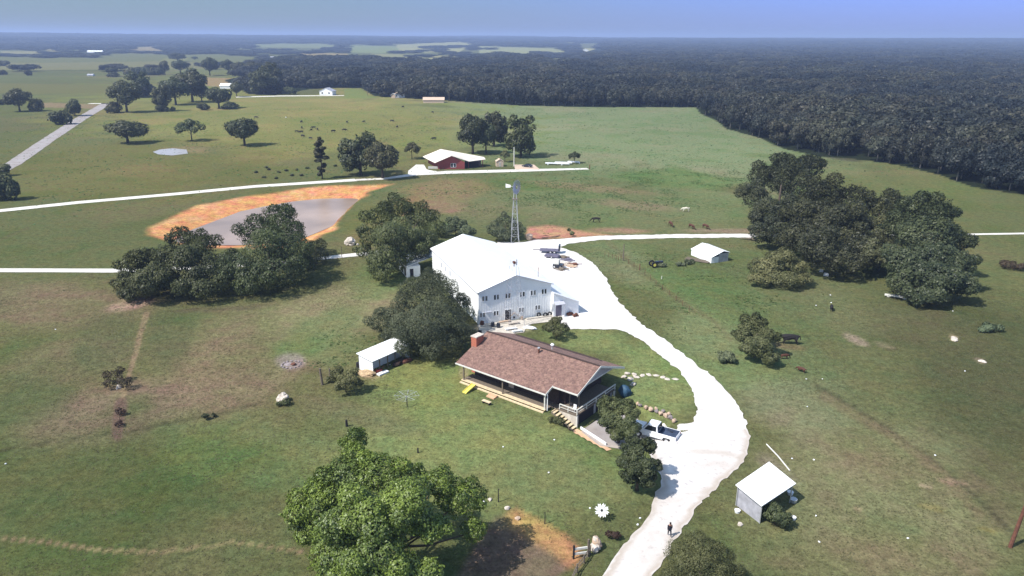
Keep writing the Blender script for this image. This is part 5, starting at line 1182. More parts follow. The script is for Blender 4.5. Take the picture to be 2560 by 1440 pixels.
p = G(1673, 1342)
per = empty('person', p + Vector((0, 0, .1)), rad(95), 'person in dark clothes walking on the gravel driveway', 'person')
Jb = dict(pel=(0, 0, .95, .13), sp=(0, 0, 1.2, .13), ch=(.0, 0, 1.38, .15), nk=(.0, 0, 1.52, .06), hd=(.02, 0, 1.64, .10), tp=(.01, 0, 1.75, .08), fc=(.09, 0, 1.62, .05))
Eb = [('pel', 'sp'), ('sp', 'ch'), ('ch', 'nk'), ('nk', 'hd'), ('hd', 'tp'), ('hd', 'fc')]
for s, n in ((-1, 'L'), (1, 'R')):
    Jb['sh' + n] = (0, s * .19, 1.42, .065); Jb['el' + n] = (-.03 * s, s * .25, 1.14, .045); Jb['wr' + n] = (.12 * -s, s * .26, .90, .032); Jb['ha' + n] = (.14 * -s, s * .26, .80, .035)
    Jb['hp' + n] = (0, s * .09, .90, .10); Jb['kn' + n] = (.14 * s, s * .1, .50, .065); Jb['an' + n] = (.14 * s - .06 + .1 * s, s * .1, .09, .045); Jb['ft' + n] = (.14 * s + .08 + .1 * s, s * .11, .04, .04)
    Eb += [('ch', 'sh' + n), ('sh' + n, 'el' + n), ('el' + n, 'wr' + n), ('wr' + n, 'ha' + n), ('pel', 'hp' + n), ('hp' + n, 'kn' + n), ('kn' + n, 'an' + n), ('an' + n, 'ft' + n)]
skinned('body', Jb, Eb, M['skin'], per)
sub = lambda ks, g: {k: (*Jb[k][:3], Jb[k][3] + g) for k in ks}
ks = ['sp', 'ch', 'shL', 'shR', 'elL', 'elR', 'wrL', 'wrR', 'pel']
skinned('shirt', sub(ks, .022), [e_ for e_ in Eb if e_[0] in ks and e_[1] in ks], M['cloth'], per)
ks = ['pel', 'hpL', 'hpR', 'knL', 'knR', 'anL', 'anR']
skinned('trousers', sub(ks, .025), [e_ for e_ in Eb if e_[0] in ks and e_[1] in ks], M['cardark'], per)
MB().rock((-.02, 0, 1.71), (.125, .115, .12), 3, n=2).build('hair', M['hair'], per, True)

# ================================================================== TREES OF THE FARM (each with its own crown)
def hero(name, u, v, lobes, n, leaf, m, label, style='leaf', seed=1, trunk_r=.3, cat='tree', group=None, bump=.25, limbs=8, asp=.62, sub_=7):
    base = G(u, v); rs = np.random.RandomState(seed)
    # the foot stands below the middle of the crown
    cs = [(*g0(lu, lv, lz + base.z), rp) for lu, lv, lz, rp in lobes]; sw = sum(c_[2] for c_ in cs)
    bx_, by_ = sum(c_[0] * c_[2] for c_ in cs) / sw, sum(c_[1] * c_[2] for c_ in cs) / sw
    base = Vector((bx_, by_, float(hz(bx_, by_))))
    L = []
    for (lu, lv, lz, rp) in lobes:
        q = g0(lu, lv, lz + base.z); k = ppm((q[0], q[1], lz + base.z)); r = rp / k
        c = np.array([q[0] - base.x, q[1] - base.y, lz])
        rz3 = min(r * .85, lz * .95)
        L.append((*c, r * .72, r * .72, rz3 * .72))
        for j in range(sub_):
            d = rs.normal(size=3); d[2] = abs(d[2]) * .9 - .25; d /= np.linalg.norm(d)
            r2 = r * rs.uniform(.24, .42); cc = c + d * np.array([r, r, rz3]) * rs.uniform(.62, .85)
            cc[2] = max(cc[2], r2 * .8); L.append((*cc, r2, r2, r2 * .85))
    e = empty(name, base, 0, label, cat, group)
    leaf_obj('crown', leaf_cloud(L, int(n * 1.7), leaf * .76, seed, bumps=bump, style=style, asp=asp), m, e)
    H = max(l[2] for l in L)
    trunk_mesh(H, trunk_r, [l for l in L[::8]], rs, 0, limbs).build('trunk', M['bark'], e, True)
    return e
hero('tree', 975, 1455, [(888, 1105, 9, 42), (865, 1185, 8.5, 75), (945, 1180, 9.5, 75), (800, 1275, 6, 78), (900, 1290, 8.5, 100), (1010, 1270, 9, 95), (1100, 1205, 8.5, 52), (1155, 1250, 7, 62), (1185, 1330, 5, 40), (835, 1380, 5, 85), (950, 1390, 6.5, 105), (770, 1330, 4.2, 48), (880, 1480, 4, 105), (1020, 1450, 4.5, 85), (1080, 1320, 7.5, 50), (1030, 1180, 8, 30)], 52000, .17, M['leaf_bright'],
     'big bright green leafy tree in the foreground', seed=5, trunk_r=.4, bump=.3)
hero('cedar_tree', 1080, 888, [(1080, 718, 7.5, 42), (1112, 745, 7, 60), (1048, 748, 6.5, 58), (1005, 788, 4.8, 52), (962, 812, 3.2, 34), (1060, 815, 5.5, 78), (1130, 800, 5.2, 56), (1150, 765, 5.2, 38), (1035, 858, 2.8, 48), (1095, 862, 3, 56), (1148, 838, 3, 38), (985, 838, 2.4, 44), (1080, 700, 7.6, 36), (950, 800, 3.4, 36)], 48000, .17, M['leaf_pine'],
     'dense blue-green rounded cedar between barn and open shed', seed=6, bump=.22, asp=.5, sub_=16)
hero('willow_tree', 345, 748, [(330, 668, 5, 46), (315, 712, 3, 40), (372, 652, 6, 52), (365, 708, 4, 62), (405, 690, 5, 46), (330, 735, 1.6, 32)], 13000, .26, M['leaf_willow'], 'leftmost dark tree of the row left of the barn', 'strand', 7, .35, 'tree')
hero('willow_tree', 480, 738, [(452, 602, 8, 42), (505, 612, 8, 46), (470, 660, 6, 74), (530, 680, 5, 55), (430, 705, 3, 50), (500, 715, 3, 62)], 17000, .26, M['leaf_willow'], 'middle dark tree of the row left of the barn', 'strand', 8, .4)
hero('willow_tree', 670, 725, [(690, 545, 10.5, 52), (640, 578, 9, 58), (722, 582, 9, 56), (662, 635, 7, 84), (738, 630, 7, 56), (600, 672, 5, 60), (700, 680, 4.5, 78), (620, 712, 3, 48), (758, 660, 4, 34), (572, 650, 5, 36)], 26000, .26, M['leaf_willow'], 'tallest dark willow before the clay pond', 'strand', 9, .5)
hero('small_tree', 795, 662, [(790, 618, 3, 28), (805, 640, 2.2, 26), (772, 655, 1.6, 24)], 3500, .2, M['leaf_mid'], 'small feathery tree at the right flank of the tallest willow', 'strand', 10, .12)
hero('willow_tree', 985, 692, [(1000, 522, 10.5, 46), (950, 542, 10, 46), (1052, 542, 9, 42), (1080, 580, 7, 36), (922, 592, 8, 36), (982, 600, 8, 74), (1050, 615, 6, 52), (945, 650, 5, 42), (910, 628, 5, 26), (985, 652, 4, 48), (950, 680, 3, 36), (1050, 615, 5, 34)], 24000, .26, M['leaf_willow'], 'large drooping willow just left of the barn', 'strand', 11, .5)
hero('bush', 1150, 590, [(1140, 562, 3, 26), (1115, 575, 2, 24), (1165, 580, 2, 22)], 3500, .24, M['leaf_pine'], 'greyish bush behind the barn roof peak', 'leaf', 12, .1, 'bush')
hero('bush', 1265, 600, [(1262, 552, 4.5, 26), (1240, 575, 3, 26), (1290, 575, 2.5, 26), (1265, 585, 2, 28)], 4500, .22, M['leaf_pine'], 'greyish bushy tree at the foot of the tall windmill', 'leaf', 13, .12, 'tree')
hero('oak_tree', 1965, 640, [(1902, 440, 12, 42), (1962, 420, 13.5, 48), (2030, 412, 13.5, 44), (1990, 462, 11.5, 66), (1888, 490, 9, 46), (1910, 540, 6.5, 46), (1962, 540, 7.5, 66), (1900, 585, 4, 34), (1950, 590, 4, 50)], 30000, .3, M['leaf_dark'], 'large dark tree at the left of the big right-hand group', 'leaf', 14, .5, bump=.35)
hero('oak_tree', 2085, 680, [(2060, 490, 12.5, 64), (2130, 502, 11.5, 56), (2010, 542, 9.5, 62), (2100, 560, 9.5, 74), (2050, 618, 6.5, 70), (2150, 610, 6.5, 60), (1990, 600, 5.5, 50), (2110, 658, 4, 52), (2060, 560, 9, 60)], 34000, .3, M['leaf_dark'], 'broad dark tree in the middle of the big right-hand group', 'leaf', 15, .55, bump=.35)
hero('oak_tree', 2335, 770, [(2290, 520, 12.5, 50), (2342, 532, 12, 54), (2240, 570, 9.5, 46), (2322, 600, 9.5, 84), (2390, 602, 8.5, 46), (2402, 660, 6, 44), (2262, 660, 6.5, 62), (2340, 695, 5, 72), (2402, 712, 4, 42), (2250, 708, 3.5, 44), (2340, 738, 2.5, 46), (2330, 650, 7, 70), (2290, 740, 2.2, 34)], 38000, .3, M['leaf_dark'], 'rightmost huge dark tree of the right-hand group', 'leaf', 16, .55, bump=.35)
hero('oak_tree', 2200, 690, [(2198, 520, 10, 36), (2212, 568, 8, 42), (2190, 605, 6, 40), (2205, 645, 4, 36), (2225, 500, 9.5, 34), (2180, 640, 5, 44), (2230, 640, 4, 40)], 14000, .3, M['leaf_dark'], 'narrower dark tree between the two broadest right-hand ones', 'leaf', 17, .35, bump=.35)
hero('small_tree', 1948, 722, [(1950, 652, 5, 44), (1908, 668, 3.8, 36), (1992, 670, 3.8, 36), (1945, 695, 2.2, 46), (1898, 695, 2, 26), (2002, 698, 2, 24)], 10000, .24, M['leaf_mid'], 'lighter green low tree below the left side of the right-hand group', 'leaf', 18, .25)
hero('small_tree', 1900, 918, [(1880, 812, 4.4, 36), (1915, 838, 3.8, 32), (1858, 838, 3.6, 30), (1898, 868, 2.8, 42), (1922, 895, 1.6, 26), (1872, 868, 2.2, 26)], 12000, .19, M['leaf_mid'], 'round bushy tree beside the black and white cow', 'leaf', 19, .2)
hero('bush', 1820, 905, [(1815, 888, 1.1, 18), (1828, 895, .9, 16), (1805, 898, .7, 12)], 2200, .16, M['leaf_pine'], 'small grey-green bush left of the round bushy tree', 'leaf', 20, .06, 'bush')
hero('tree', 1552, 1085, [(1520, 1010, 4.5, 26), (1560, 1018, 5, 30), (1580, 1035, 4.6, 26), (1528, 1050, 3.6, 36), (1566, 1068, 3.6, 36), (1545, 1080, 2.4, 32)], 12000, .15, M['leaf_mid'], 'leafy tree between the deck and the pickup truck', 'leaf', 21, .18)
hero('tree', 1592, 1210, [(1580, 1125, 5, 36), (1622, 1112, 4.6, 26), (1558, 1155, 4, 26), (1600, 1165, 4.2, 38), (1632, 1165, 3.4, 24), (1575, 1192, 2.4, 28), (1615, 1200, 2.4, 30)], 12000, .15, M['leaf_dark'], 'darker tree at the driveway edge below the pickup truck', 'leaf', 22, .18)
hero('small_tree', 1392, 848, [(1390, 802, 3, 18), (1375, 820, 2.2, 18), (1408, 820, 2.2, 18), (1392, 832, 1.6, 16)], 2600, .15, M['leaf_mid'], 'small young tree on the grass between barn and house', 'leaf', 23, .08)
hero('small_tree', 868, 985, [(842, 935, 2.6, 22), (880, 942, 2.6, 24), (862, 960, 1.8, 26), (898, 958, 1.6, 15), (830, 950, 1.8, 14)], 3600, .14, M['leaf_mid'], 'small crooked tree beside two weathered posts', 'leaf', 24, .12)
hero('cedar_tree', 1755, 1475, [(1750, 1375, 4.2, 52), (1702, 1398, 3.6, 46), (1800, 1398, 3.6, 46), (1758, 1430, 3, 72), (1698, 1450, 2, 48), (1828, 1440, 2.4, 38)], 22000, .11, M['leaf_mid'], 'bushy evergreen cut off by the bottom edge beside the driveway', 'leaf', 25, .2, bump=.4, asp=.35, sub_=12)
hero('bush', 1945, 1318, [(1935, 1285, 1.4, 30), (1965, 1300, 1.0, 24), (1915, 1280, 1.2, 20)], 3200, .13, M['leaf_dark'], 'dark green bush under the open side of the pole shed', 'leaf', 26, .06, 'bush')
hero('bush', 1531, 1345, [(1522, 1335, .6, 11), (1540, 1338, .6, 12)], 900, .10, M['leaf_dead'], 'low dark brown bush between stone heap and driveway', 'leaf', 27, .05, 'bush')
hero('bush', 293, 975, [(285, 940, 1.3, 24), (310, 955, 1.2, 20), (272, 958, 1, 16), (300, 925, 1.8, 12)], 1500, .13, M['leaf_dead'], 'dead brown bush on the dry left field', 'leaf', 28, .08, 'bush')
hero('bush', 298, 1050, [(300, 1030, .5, 14), (296, 1060, .4, 12)], 450, .12, M['leaf_dead'], 'low brown weeds in the bare ditch below the dead bush', 'leaf', 29, .04, 'bush')
hero('bush', 515, 1048, [(513, 1040, .6, 9), (535, 1038, .3, 6)], 500, .13, M['leaf_dark'], 'small dark bush on the boundary of the left field', 'leaf', 30, .04, 'bush')
hero('bush', 2480, 828, [(2478, 818, .7, 26), (2460, 822, .5, 18)], 1500, .18, M['leaf_pine'], 'flat grey-green bush in the right pasture', 'leaf', 31, .05, 'bush')
hero('bush', 2532, 672, [(2525, 664, .9, 24), (2548, 667, .8, 18)], 1500, .2, M['leaf_dead'], 'low dark brown thicket at the right edge below the lane', 'leaf', 32, .05, 'bush')
hero('bush', 712, 1010, [(716, 1004, .5, 14), (700, 1008, .4, 10)], 700, .12, M['leaf_mid'], 'weeds at the foot of the pale boulder pile', 'leaf', 33, .03, 'bush')
hero('bush', 1398, 1060, [(1400, 1052, .35, 16), (1380, 1050, .3, 12)], 900, .12, M['leaf_mid'], 'green weeds in front of the deck stairs', 'leaf', 34, .03, 'bush')
hero('bush', 1425, 590, [(1423, 575, 1.2, 6), (1430, 584, .8, 7)], 400, .2, M['leaf_mid'], 'thin yellowish bush in the red clay bank', 'leaf', 35, .04, 'bush')
hero('bush', 1780, 655, [(1700, 660, .4, 12), (1725, 655, .4, 14), (1655, 662, .5, 10)], 1500, .2, M['leaf_pine'], 'grey weeds between old tractor and pasture shed', 'leaf', 36, .04, 'bush')

# lone pine with tiers
base = G(806, 447); H = height_for(base, 343)
e = empty('pine_tree', base, 0, 'tall thin dark pine with tiered branches beside the lane', 'tree')
rs = np.random.RandomState(3); L = []
for t_, R_ in ((.97, .7), (.9, 1.6), (.82, 2.2), (.74, 2.4), (.66, 2.6), (.60, 2.4), (.52, 3.2), (.46, 2.6), (.34, 2.0), (.27, 2.2), (.19, 1.5), (.12, 1.8)):
    for j in range(5 if t_ > .5 else 3):
        a = rs.uniform(0, 6.28); L.append((math.cos(a) * R_ * .6, math.sin(a) * R_ * .6, t_ * H + rs.uniform(-.3, .3), R_ * .42, R_ * .42, .55))
leaf_obj('crown', leaf_cloud(L, 5200, .3, 5), M['leaf_dark'], e)
MB().tube([(0, 0, -.1), (.1, 0, H * .5), (0, 0, H * .98)], [.28, .18, .05], 7).build('trunk', M['bark'], e, True)

for k, u, v, vt, wp, n, lab in [
    ('oak1', 320, 358, 298, 96, 'tree', 'leftmost of three lone round trees in the meadow, dark and broad'), ('umb1', 480, 352, 291, 72, 'tree', 'light green open tree, middle of the three lone meadow trees'), ('oak0', 612, 364, 288, 82, 'tree', 'rightmost of the three lone meadow trees, tall dark crown'),
    ('tall0', 902, 438, 324, 104, 'tree', 'tall dark tree left of the brick house, left one of a touching pair'), ('oak1', 957, 446, 350, 88, 'tree', 'shorter tree of the touching pair left of the brick house'), ('umb1', 1030, 397, 351, 46, 'tree', 'small thin tree behind the forecourt of the brick house'),
    ('oak2', 1182, 385, 284, 88, 'tree', 'left tree of the group behind the brick house'), ('tall0', 1235, 366, 271, 76, 'tree', 'middle, tallest tree of the group behind the brick house'), ('tall1', 1302, 392, 282, 88, 'tree', 'right tree of the group behind the brick house'), ('oak0', 1215, 384, 300, 60, 'tree', 'lower tree filling the group behind the brick house'),
    ('umb0', 1436, 408, 376, 34, 'tree', 'tiny umbrella tree at the end of the lane'), ('umb1', 1262, 405, 372, 26, 'tree', 'slim small tree right of the tan garden shed'),
    ('bush1', 15, 500, 408, 74, 'tree', 'dark spreading tree cut off by the left edge beside the lane'), ('bush0', 5, 440, 402, 60, 'bush', 'brownish bush at the left edge where the grey road leaves the photo'),
    ('bush1', 155, 311, 264, 54, 'bush', 'dark square bush left of the grey road'), ('bush0', 188, 290, 243, 46, 'bush', 'taller bush behind the dark square one, left of the grey road'), ('oak1', 50, 279, 226, 56, 'tree', 'green round tree at the far left beyond the meadow'), ('bush1', 93, 278, 240, 34, 'bush', 'dark narrow bush right of the far left round tree'), ('bush1', 3, 262, 245, 20, 'bush', 'dark bush cut off by the left edge above the grey road'),
    ('bush1', 72, 189, 171, 16, 'bush', 'single dark bush alone in the far left pasture'), ('bush1', 6, 187, 172, 22, 'bush', 'far dark bush cut off by the left edge'), ('bush1', 8, 165, 148, 26, 'bush', 'farthest dark bush at the left edge'),
    ('oak2', 318, 281, 208, 72, 'tree', 'big green tree right of the road end'), ('bush1', 287, 282, 248, 40, 'bush', 'dark bush touching the end of the grey road'), ('tall1', 350, 242, 182, 58, 'tree', 'tall tree behind the big green one at the road end'),
    ('tall0', 408, 278, 214, 40, 'tree', 'dark slim tree at the left of the roadside grove'), ('oak0', 440, 262, 196, 66, 'tree', 'dark tree left of the grove centre'), ('oak1', 482, 256, 180, 76, 'tree', 'largest tree of the grove right of the road end'), ('oak2', 505, 255, 215, 40, 'tree', 'reddish dark tree at the right flank of the largest grove tree'),
    ('bush1', 407, 279, 258, 28, 'bush', 'low dark bush under the slim grove tree'), ('bush1', 432, 278, 264, 16, 'bush', 'tiny bush between two grove bushes'), ('bush1', 510, 275, 254, 28, 'bush', 'dark round bush right of the grove'), ('oak0', 548, 271, 218, 58, 'tree', 'wide dark tree before the long white farm building'), ('bush1', 577, 272, 252, 46, 'bush', 'flat dark hedge piece beside the wide dark tree'),
    ('oak1', 592, 242, 207, 30, 'tree', 'small tree at the right end of the long white farm building'), ('tall0', 660, 236, 172, 62, 'tree', 'tall dark tree where the woods begin left of the pale lane'), ('tall1', 682, 226, 160, 50, 'tree', 'second tall tree where the woods begin'), ('bush0', 725, 236, 215, 34, 'bush', 'pale green bush left of the far white cottage'),
    ('oak0', 280, 191, 168, 26, 'tree', 'lone tree at the left end of the middle hedgerow'), ('bush1', 284, 192, 178, 30, 'bush', 'bush under the lone tree of the middle hedgerow'), ('bush0', 318, 190, 172, 24, 'bush', 'left end bush of the long clipped hedgerow'), ('oak2', 413, 187, 155, 26, 'tree', 'tree at the right end of the long hedgerow'),
    ('oak0', 452, 184, 150, 36, 'tree', 'round tree right of the long hedgerow'), ('oak1', 525, 189, 147, 38, 'tree', 'egg shaped tree between hedgerow and grove'), ('oak2', 572, 184, 152, 30, 'tree', 'left tree of the row above the brown field'), ('oak0', 600, 188, 155, 38, 'tree', 'middle tree of the row above the brown field'), ('oak1', 632, 190, 156, 40, 'tree', 'right tree of the row above the brown field'), ('bush0', 478, 192, 168, 34, 'bush', 'low bush beside the round tree of the hedgerow'),
    ('oak2', 445, 154, 134, 42, 'tree', 'far tree above the round hedgerow tree'), ('oak0', 487, 150, 141, 14, 'tree', 'tiny far tree above the egg shaped one'), ('umb0', 1762, 285, 262, 26, 'tree', 'lone small tree standing out at the wood corner'), ('tall0', 1772, 288, 255, 22, 'tree', 'slim tree next to the lone one at the wood corner'),
]:
    tree_px(k, u, v, vt, wp, n, lab, cat='bush' if n == 'bush' else 'tree')
for i in range(9):
    tree_px('bush1', 332 + i * 8.5, 188, 164 + (i % 3), 20, 'hedge_bush', 'bush in the long clipped hedgerow of the left pasture', 'bushes of the long hedgerow', 'bush', rz=i)

# small weeds round the lane and the meadow (countable clumps)
for i, (u, v) in enumerate(((666, 420), (672, 425), (697, 432), (716, 428), (742, 426), (754, 440), (768, 422), (838, 416), (690, 447), (730, 440), (640, 432), (660, 445))):
    put_tree('bush1', G(u, v), 1.1, 1.8, 'weed_clump', 'dark weed clump in the meadow beside the thin tiered pine', 'weed clump', 'dark weed clumps near the tiered pine')

# ================================================================== THE WOODS
rs = np.random.RandomState(77)
pts = []
r = 250.0
while r < 12500:
    s = 9.2 if r < 650 else 9.2 * (r / 650) ** .93
    dth = s / r
    th = np.arange(-.95, .98, dth) + rs.uniform(0, dth)
    rr_ = r + rs.uniform(-.45, .45, len(th)) * s; th = th + rs.uniform(-.42, .42, len(th)) * dth
    pts.append(np.stack([rr_ * np.sin(th), rr_ * np.cos(th), np.full(len(th), s)], 1)); r += s * .9
pts = np.concatenate(pts); px_, py_, ss = pts.T
pz_ = hz(px_, py_); pu, pv, pf = project(px_, py_, pz_)
inw = in_wood(pu, pv)
fw = rs.uniform(size=len(px_)) < far_wood_amount(px_, py_, pu, pv)
BELTS = [  # hedgerows and shelter belts: polyline on the ground, half width, density
    ([(0, 140), (60, 141), (120, 143), (250, 143)], 2.5, 1.0), ([(120, 137), (260, 137)], 2, .8), ([(280, 132), (330, 131), (420, 134), (560, 133), (640, 132)], 2.6, .95), ([(-200, 122), (150, 120), (330, 119)], 3.4, .9), ([(420, 118), (640, 118)], 2.5, .85),
    ([(290, 118), (320, 127)], 3, .9), ([(400, 122), (440, 130)], 4, .9), ([(430, 124), (560, 125)], 2, .7), ([(640, 131), (740, 134), (780, 131), (830, 127)], 3.4, .95), ([(655, 145), (700, 152), (750, 150)], 5, .9), ([(560, 138), (640, 140)], 2, .6),
    ([(822, 124), (860, 121)], 2, .9), ([(800, 126), (832, 127)], 2, .8), ([(930, 112), (960, 110)], 4, .7), ([(640, 107), (900, 110), (1160, 104)], 1.5, .4), ([(988, 132), (1060, 130)], 3, 1), ([(1095, 128), (1180, 146)], 4, 1), ([(1180, 142), (1300, 145), (1420, 143)], 3, .9), ([(1060, 121), (1180, 118)], 2, .8), ([(1200, 109), (1420, 116)], 3, .9),
    ([(1000, 141), (1080, 143)], 1.5, .5), ([(840, 113), (870, 119)], 2, .8), ([(1415, 118), (1450, 150)], 10, .95), ([(1340, 134), (1412, 138)], 3, .9), ([(640, 170), (700, 200)], 16, .75), ([(600, 196), (660, 203)], 4, .5), ([(560, 110), (1000, 104)], 1.5, .4),
    ([(-200, 110), (620, 108)], 8, 1.0), ([(600, 100), (2600, 100)], 4, 1.0), ([(0, 178), (420, 180)], .7, .25), ([(290, 176), (410, 178)], 1.2, .4), ([(420, 166), (560, 168)], 2.5, .35), ([(300, 232), (420, 250)], 6, .25),
    ([(1200, 124), (1240, 123)], 1, .7),
]
inb = np.zeros(len(px_), bool)
for P_, wd_, dn in BELTS:
    d, _, _ = seg_dist(pu, pv, P_, False); inb |= (d < wd_ * rs.uniform(.4, 1.2, len(pu))) & (rs.uniform(size=len(pu)) < dn)
# scattered single trees in the far left fields
scat = (pu < 1450) & (pv > 104) & (pv < 175) & (rs.uniform(size=len(pu)) < np.where(pv < 135, .22, .02))
clear = np.zeros(len(px_), bool)
for P_, _ in FIELDS: clear |= (inside(pu, pv, P_) | (inside(pu, pv - 4, P_) & (pv < 165)) | (inside(pu, pv - 7, P_) & (pv < 165))) & ~inb
keep = (inw & pf | fw | inb | scat) & ~clear
d2b, _, _ = seg_dist(pu, pv, WOOD)
keep &= ~((d2b < 1.5) & (pv < 600) & (pv > 230) & ~inw)
px_, py_, pz_, ss, pu, pv, inw = [a[keep] for a in (px_, py_, pz_, ss, pu, pv, inw)]
rr_ = np.hypot(px_, py_)
# the trees along the front edge of the wood are things of their own
front = [g0(*q) for q in WOOD[1:24]]
df, _, _ = seg_dist(px_, py_, front, False)
cand = np.nonzero(inw & (df < 30) & (rr_ < 660) & (pu > 640) & (pu < 2700))[0]
cand = cand[np.argsort(rr_[cand])][:235]
isf = np.zeros(len(px_), bool); isf[cand] = True
for i in cand:
    kk = 'wood%d' % random.randrange(4); Hh = random.uniform(9.5, 14.5); Ww = random.uniform(8.5, 12)
    put_tree(kk, (px_[i], py_[i], pz_[i]), Hh, Ww, 'wood_tree', 'dark tree in the front edge of the woodland', 'tree', 'trees along the front edge of the woodland')
q = ~isf
n = int(q.sum())
wmsh = bpy.data.meshes.new('woodland'); wmsh.vertices.add(n)
wmsh.vertices.foreach_set('co', np.stack([px_[q], py_[q], pz_[q]], 1).astype(np.float32).ravel())
big = rs.uniform(size=n) ** 2.2; gr = fbm(px_[q], py_[q], 120, 61, 3)
sc = np.stack([ss[q] * (1.05 + .95 * big) * rs.uniform(.9, 1.15, n), ss[q] * (1.05 + .95 * big) * rs.uniform(.9, 1.15, n), (6 + 8 * gr + 7 * big) * (1 - .38 * sstep(1000, 2200, rr_[q]) * (pv[q] > 103) * ~inw[q])], 1)
hedge = ~inw[q] & (rr_[q] < 3000); sc[hedge] *= np.array([.9, .9, .75])
a = wmsh.attributes.new('scl', 'FLOAT_VECTOR', 'POINT'); a.data.foreach_set('vector', sc.astype(np.float32).ravel())
a = wmsh.attributes.new('rot', 'FLOAT', 'POINT'); a.data.foreach_set('value', rs.uniform(0, 6.28, n).astype(np.float32))
a = wmsh.attributes.new('pick', 'INT', 'POINT'); a.data.foreach_set('value', rs.randint(0, 4, n).astype(np.int32))
wood = bpy.data.objects.new('woodland', wmsh); S.collection.objects.link(wood)
tag(wood, 'dark green woodland and hedgerows reaching to the horizon', 'woodland', kind='stuff')
ng = bpy.data.node_groups.new('woodland_instances', 'GeometryNodeTree')
ng.interface.new_socket('Geometry', in_out='INPUT', socket_type='NodeSocketGeometry'); ng.interface.new_socket('Geometry', in_out='OUTPUT', socket_type='NodeSocketGeometry')
gi, go = ng.nodes.new('NodeGroupInput'), ng.nodes.new('NodeGroupOutput')
iop = ng.nodes.new('GeometryNodeInstanceOnPoints'); g2i = ng.nodes.new('GeometryNodeGeometryToInstance')
for k in range(4):
    oi = ng.nodes.new('GeometryNodeObjectInfo'); oi.inputs['Object'].default_value = PROTO['wood%d' % k][4][0]; oi.transform_space = 'ORIGINAL'
    ng.links.new(oi.outputs['Geometry'], g2i.inputs[0])
def named(nm, ty):
    x = ng.nodes.new('GeometryNodeInputNamedAttribute'); x.data_type = ty; x.inputs['Name'].default_value = nm; return x.outputs['Attribute']
cmb = ng.nodes.new('ShaderNodeCombineXYZ'); ng.links.new(named('rot', 'FLOAT'), cmb.inputs[2])
e2r = ng.nodes.new('FunctionNodeEulerToRotation'); ng.links.new(cmb.outputs[0], e2r.inputs[0])
ng.links.new(gi.outputs[0], iop.inputs['Points']); ng.links.new(g2i.outputs[0], iop.inputs['Instance']); iop.inputs['Pick Instance'].default_value = True
ng.links.new(named('pick', 'INT'), iop.inputs['Instance Index']); ng.links.new(e2r.outputs[0], iop.inputs['Rotation']); ng.links.new(named('scl', 'FLOAT_VECTOR'), iop.inputs['Scale'])
ng.links.new(iop.outputs[0], go.inputs[0])
md = wood.modifiers.new('instances', 'NODES'); md.node_group = ng
print('woodland instances', n, 'front trees', len(cand))

# ================================================================== GRASS TUFTS AND WEEDS (uncountable)
def tufts(name, count, region, size, m, label, seed, wfun=None, blades=3):
    rs = np.random.RandomState(seed)
    r0, r1, a0, a1 = region
    rr = np.sqrt(rs.uniform(r0 ** 2, r1 ** 2, count * 4)); th = rs.uniform(a0, a1, count * 4)
    x, y = rr * np.sin(th), rr * np.cos(th)
    z = hz(x, y); u, v, f = project(x, y, z)
    ok = f & ~in_wood(u, v)
    for P in ([g0(*q) for q in DRIVE], CLAY, [frame(BARN_A, BARN_R, *q) for q in ((-1, -1.5), (21, -2), (21, 33), (-1, 33))], [frame(HOUSE_A, HOUSE_R, *q) for q in ((-1, -.6), (21, -.3), (21, 15), (-1, 14))]): ok &= ~inside(x, y, P)
    ok &= sdist(x, y, PIT) < -.2
    ok &= ~inside(u, v, GARDEN) | (rs.uniform(size=len(x)) < .35)
    if wfun is not None: ok &= rs.uniform(size=len(x)) < wfun(x, y, u, v)
    k = np.nonzero(ok)[0][:count]; x, y, z = x[k], y[k], z[k]; n = len(k)
    x = np.repeat(x, blades) + rs.normal(size=n * blades) * size * .6; y = np.repeat(y, blades) + rs.normal(size=n * blades) * size * .6; z = np.repeat(z, blades)
    n = len(x); s = size * rs.uniform(.4, 1.3, n)
    a = rs.uniform(0, 6.28, n); dx, dy = np.cos(a), np.sin(a); lx, ly = rs.normal(size=n) * .5, rs.normal(size=n) * .5
    P0 = np.stack([x - dx * s * .5, y - dy * s * .5, z], 1); P1 = np.stack([x + dx * s * .5, y + dy * s * .5, z], 1)
    P2 = np.stack([x + dx * s * .35 + lx * s, y + dy * s * .35 + ly * s, z + s * .30], 1); P3 = np.stack([x - dx * s * .35 + lx * s, y - dy * s * .35 + ly * s, z + s * .24], 1)
    V = np.stack([P0, P1, P2, P3], 1).reshape(-1, 3); F = np.arange(n * 4).reshape(-1, 4)
    t = np.clip(fbm(x, y, 9, 3, 3) * .9 + rs.normal(size=n) * .2 - .05, 0, 1)
    o = leaf_obj(name, (V, F, t), m); return tag(o, label, 'grass', kind='stuff')
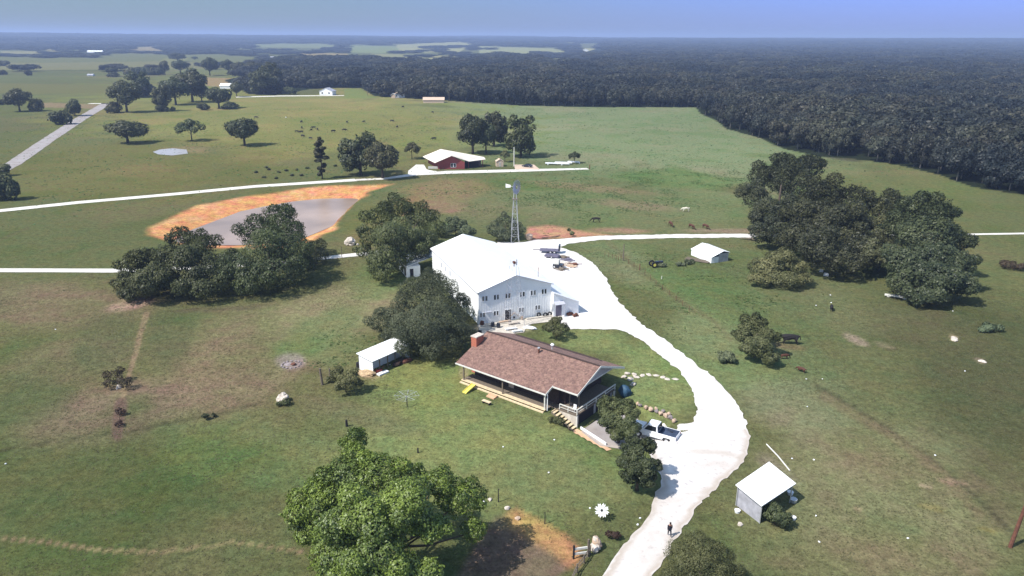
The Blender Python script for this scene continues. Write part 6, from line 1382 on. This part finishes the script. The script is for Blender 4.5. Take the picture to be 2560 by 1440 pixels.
M['tuft'] = leafmat('grass_blade', (.105, .120, .055), (.21, .205, .11), gloss=.05, trans=.45)
M['weed'] = leafmat('weed_leaf', (.050, .095, .030), (.12, .18, .055), gloss=.1, trans=.4)
tufts('grass_tufts', 60000, (60, 190, -.72, .72), .15, M['tuft'], 'rough grass tufts over the near pasture', 1, lambda x, y, u, v: .25 + .75 * sstep(.4, .6, fbm(x, y, 12, 8, 3)) * np.where((u > 1000) & (u < 1750) & (v > 900) & (v < 1250), .1, 1))
def wf(x, y, u, v):
    a = np.exp(-(((u - 1450) / 260) ** 2 + ((v - 500) / 50) ** 2)) + np.exp(-(((u - 1750) / 220) ** 2 + ((v - 450) / 26) ** 2)) * 1.0 + .8 * np.exp(-(((u - 1750) / 180) ** 2 + ((v - 750) / 60) ** 2)) + .5 * np.exp(-(((u - 850) / 160) ** 2 + ((v - 880) / 50) ** 2)) + .5 * np.exp(-(((u - 1700) / 160) ** 2 + ((v - 640) / 25) ** 2))
    return np.clip(a, 0, 1) * sstep(.45, .62, fbm(x, y, 7, 18, 3))
tufts('weeds', 26000, (100, 330, -.3, .6), .36, M['weed'], 'dark green weed patches in the middle pasture', 2, wf, 2)
tufts('meadow_weeds', 9000, (250, 600, -.65, .5), .55, M['weed'], 'sparse weeds dotting the distant meadows', 3, lambda x, y, u, v: .15 + .5 * sstep(.5, .7, fbm(x, y, 25, 28, 3)), 2)

# ================================================================== HAZE
HZ_DENS = 0.00018
bx = MB().box(-17000, 17000, -400, 17000, -6, 120)
hzb = bx.build('haze', None); tag(hzb, 'thin blue haze over the plain', 'haze', kind='stuff')
hm = bpy.data.materials.new('haze'); hm.use_nodes = True; N, L_ = nodes(hm); N.remove(N['Principled BSDF'])
pvn = N.new('ShaderNodeVolumePrincipled'); pvn.inputs['Color'].default_value = (.52, .66, 1.0, 1); pvn.inputs['Density'].default_value = HZ_DENS; pvn.inputs['Anisotropy'].default_value = .1
L_.new(pvn.outputs[0], N['Material Output'].inputs['Volume']); hzb.data.materials.append(hm)
S.cycles.volume_bounces = 0
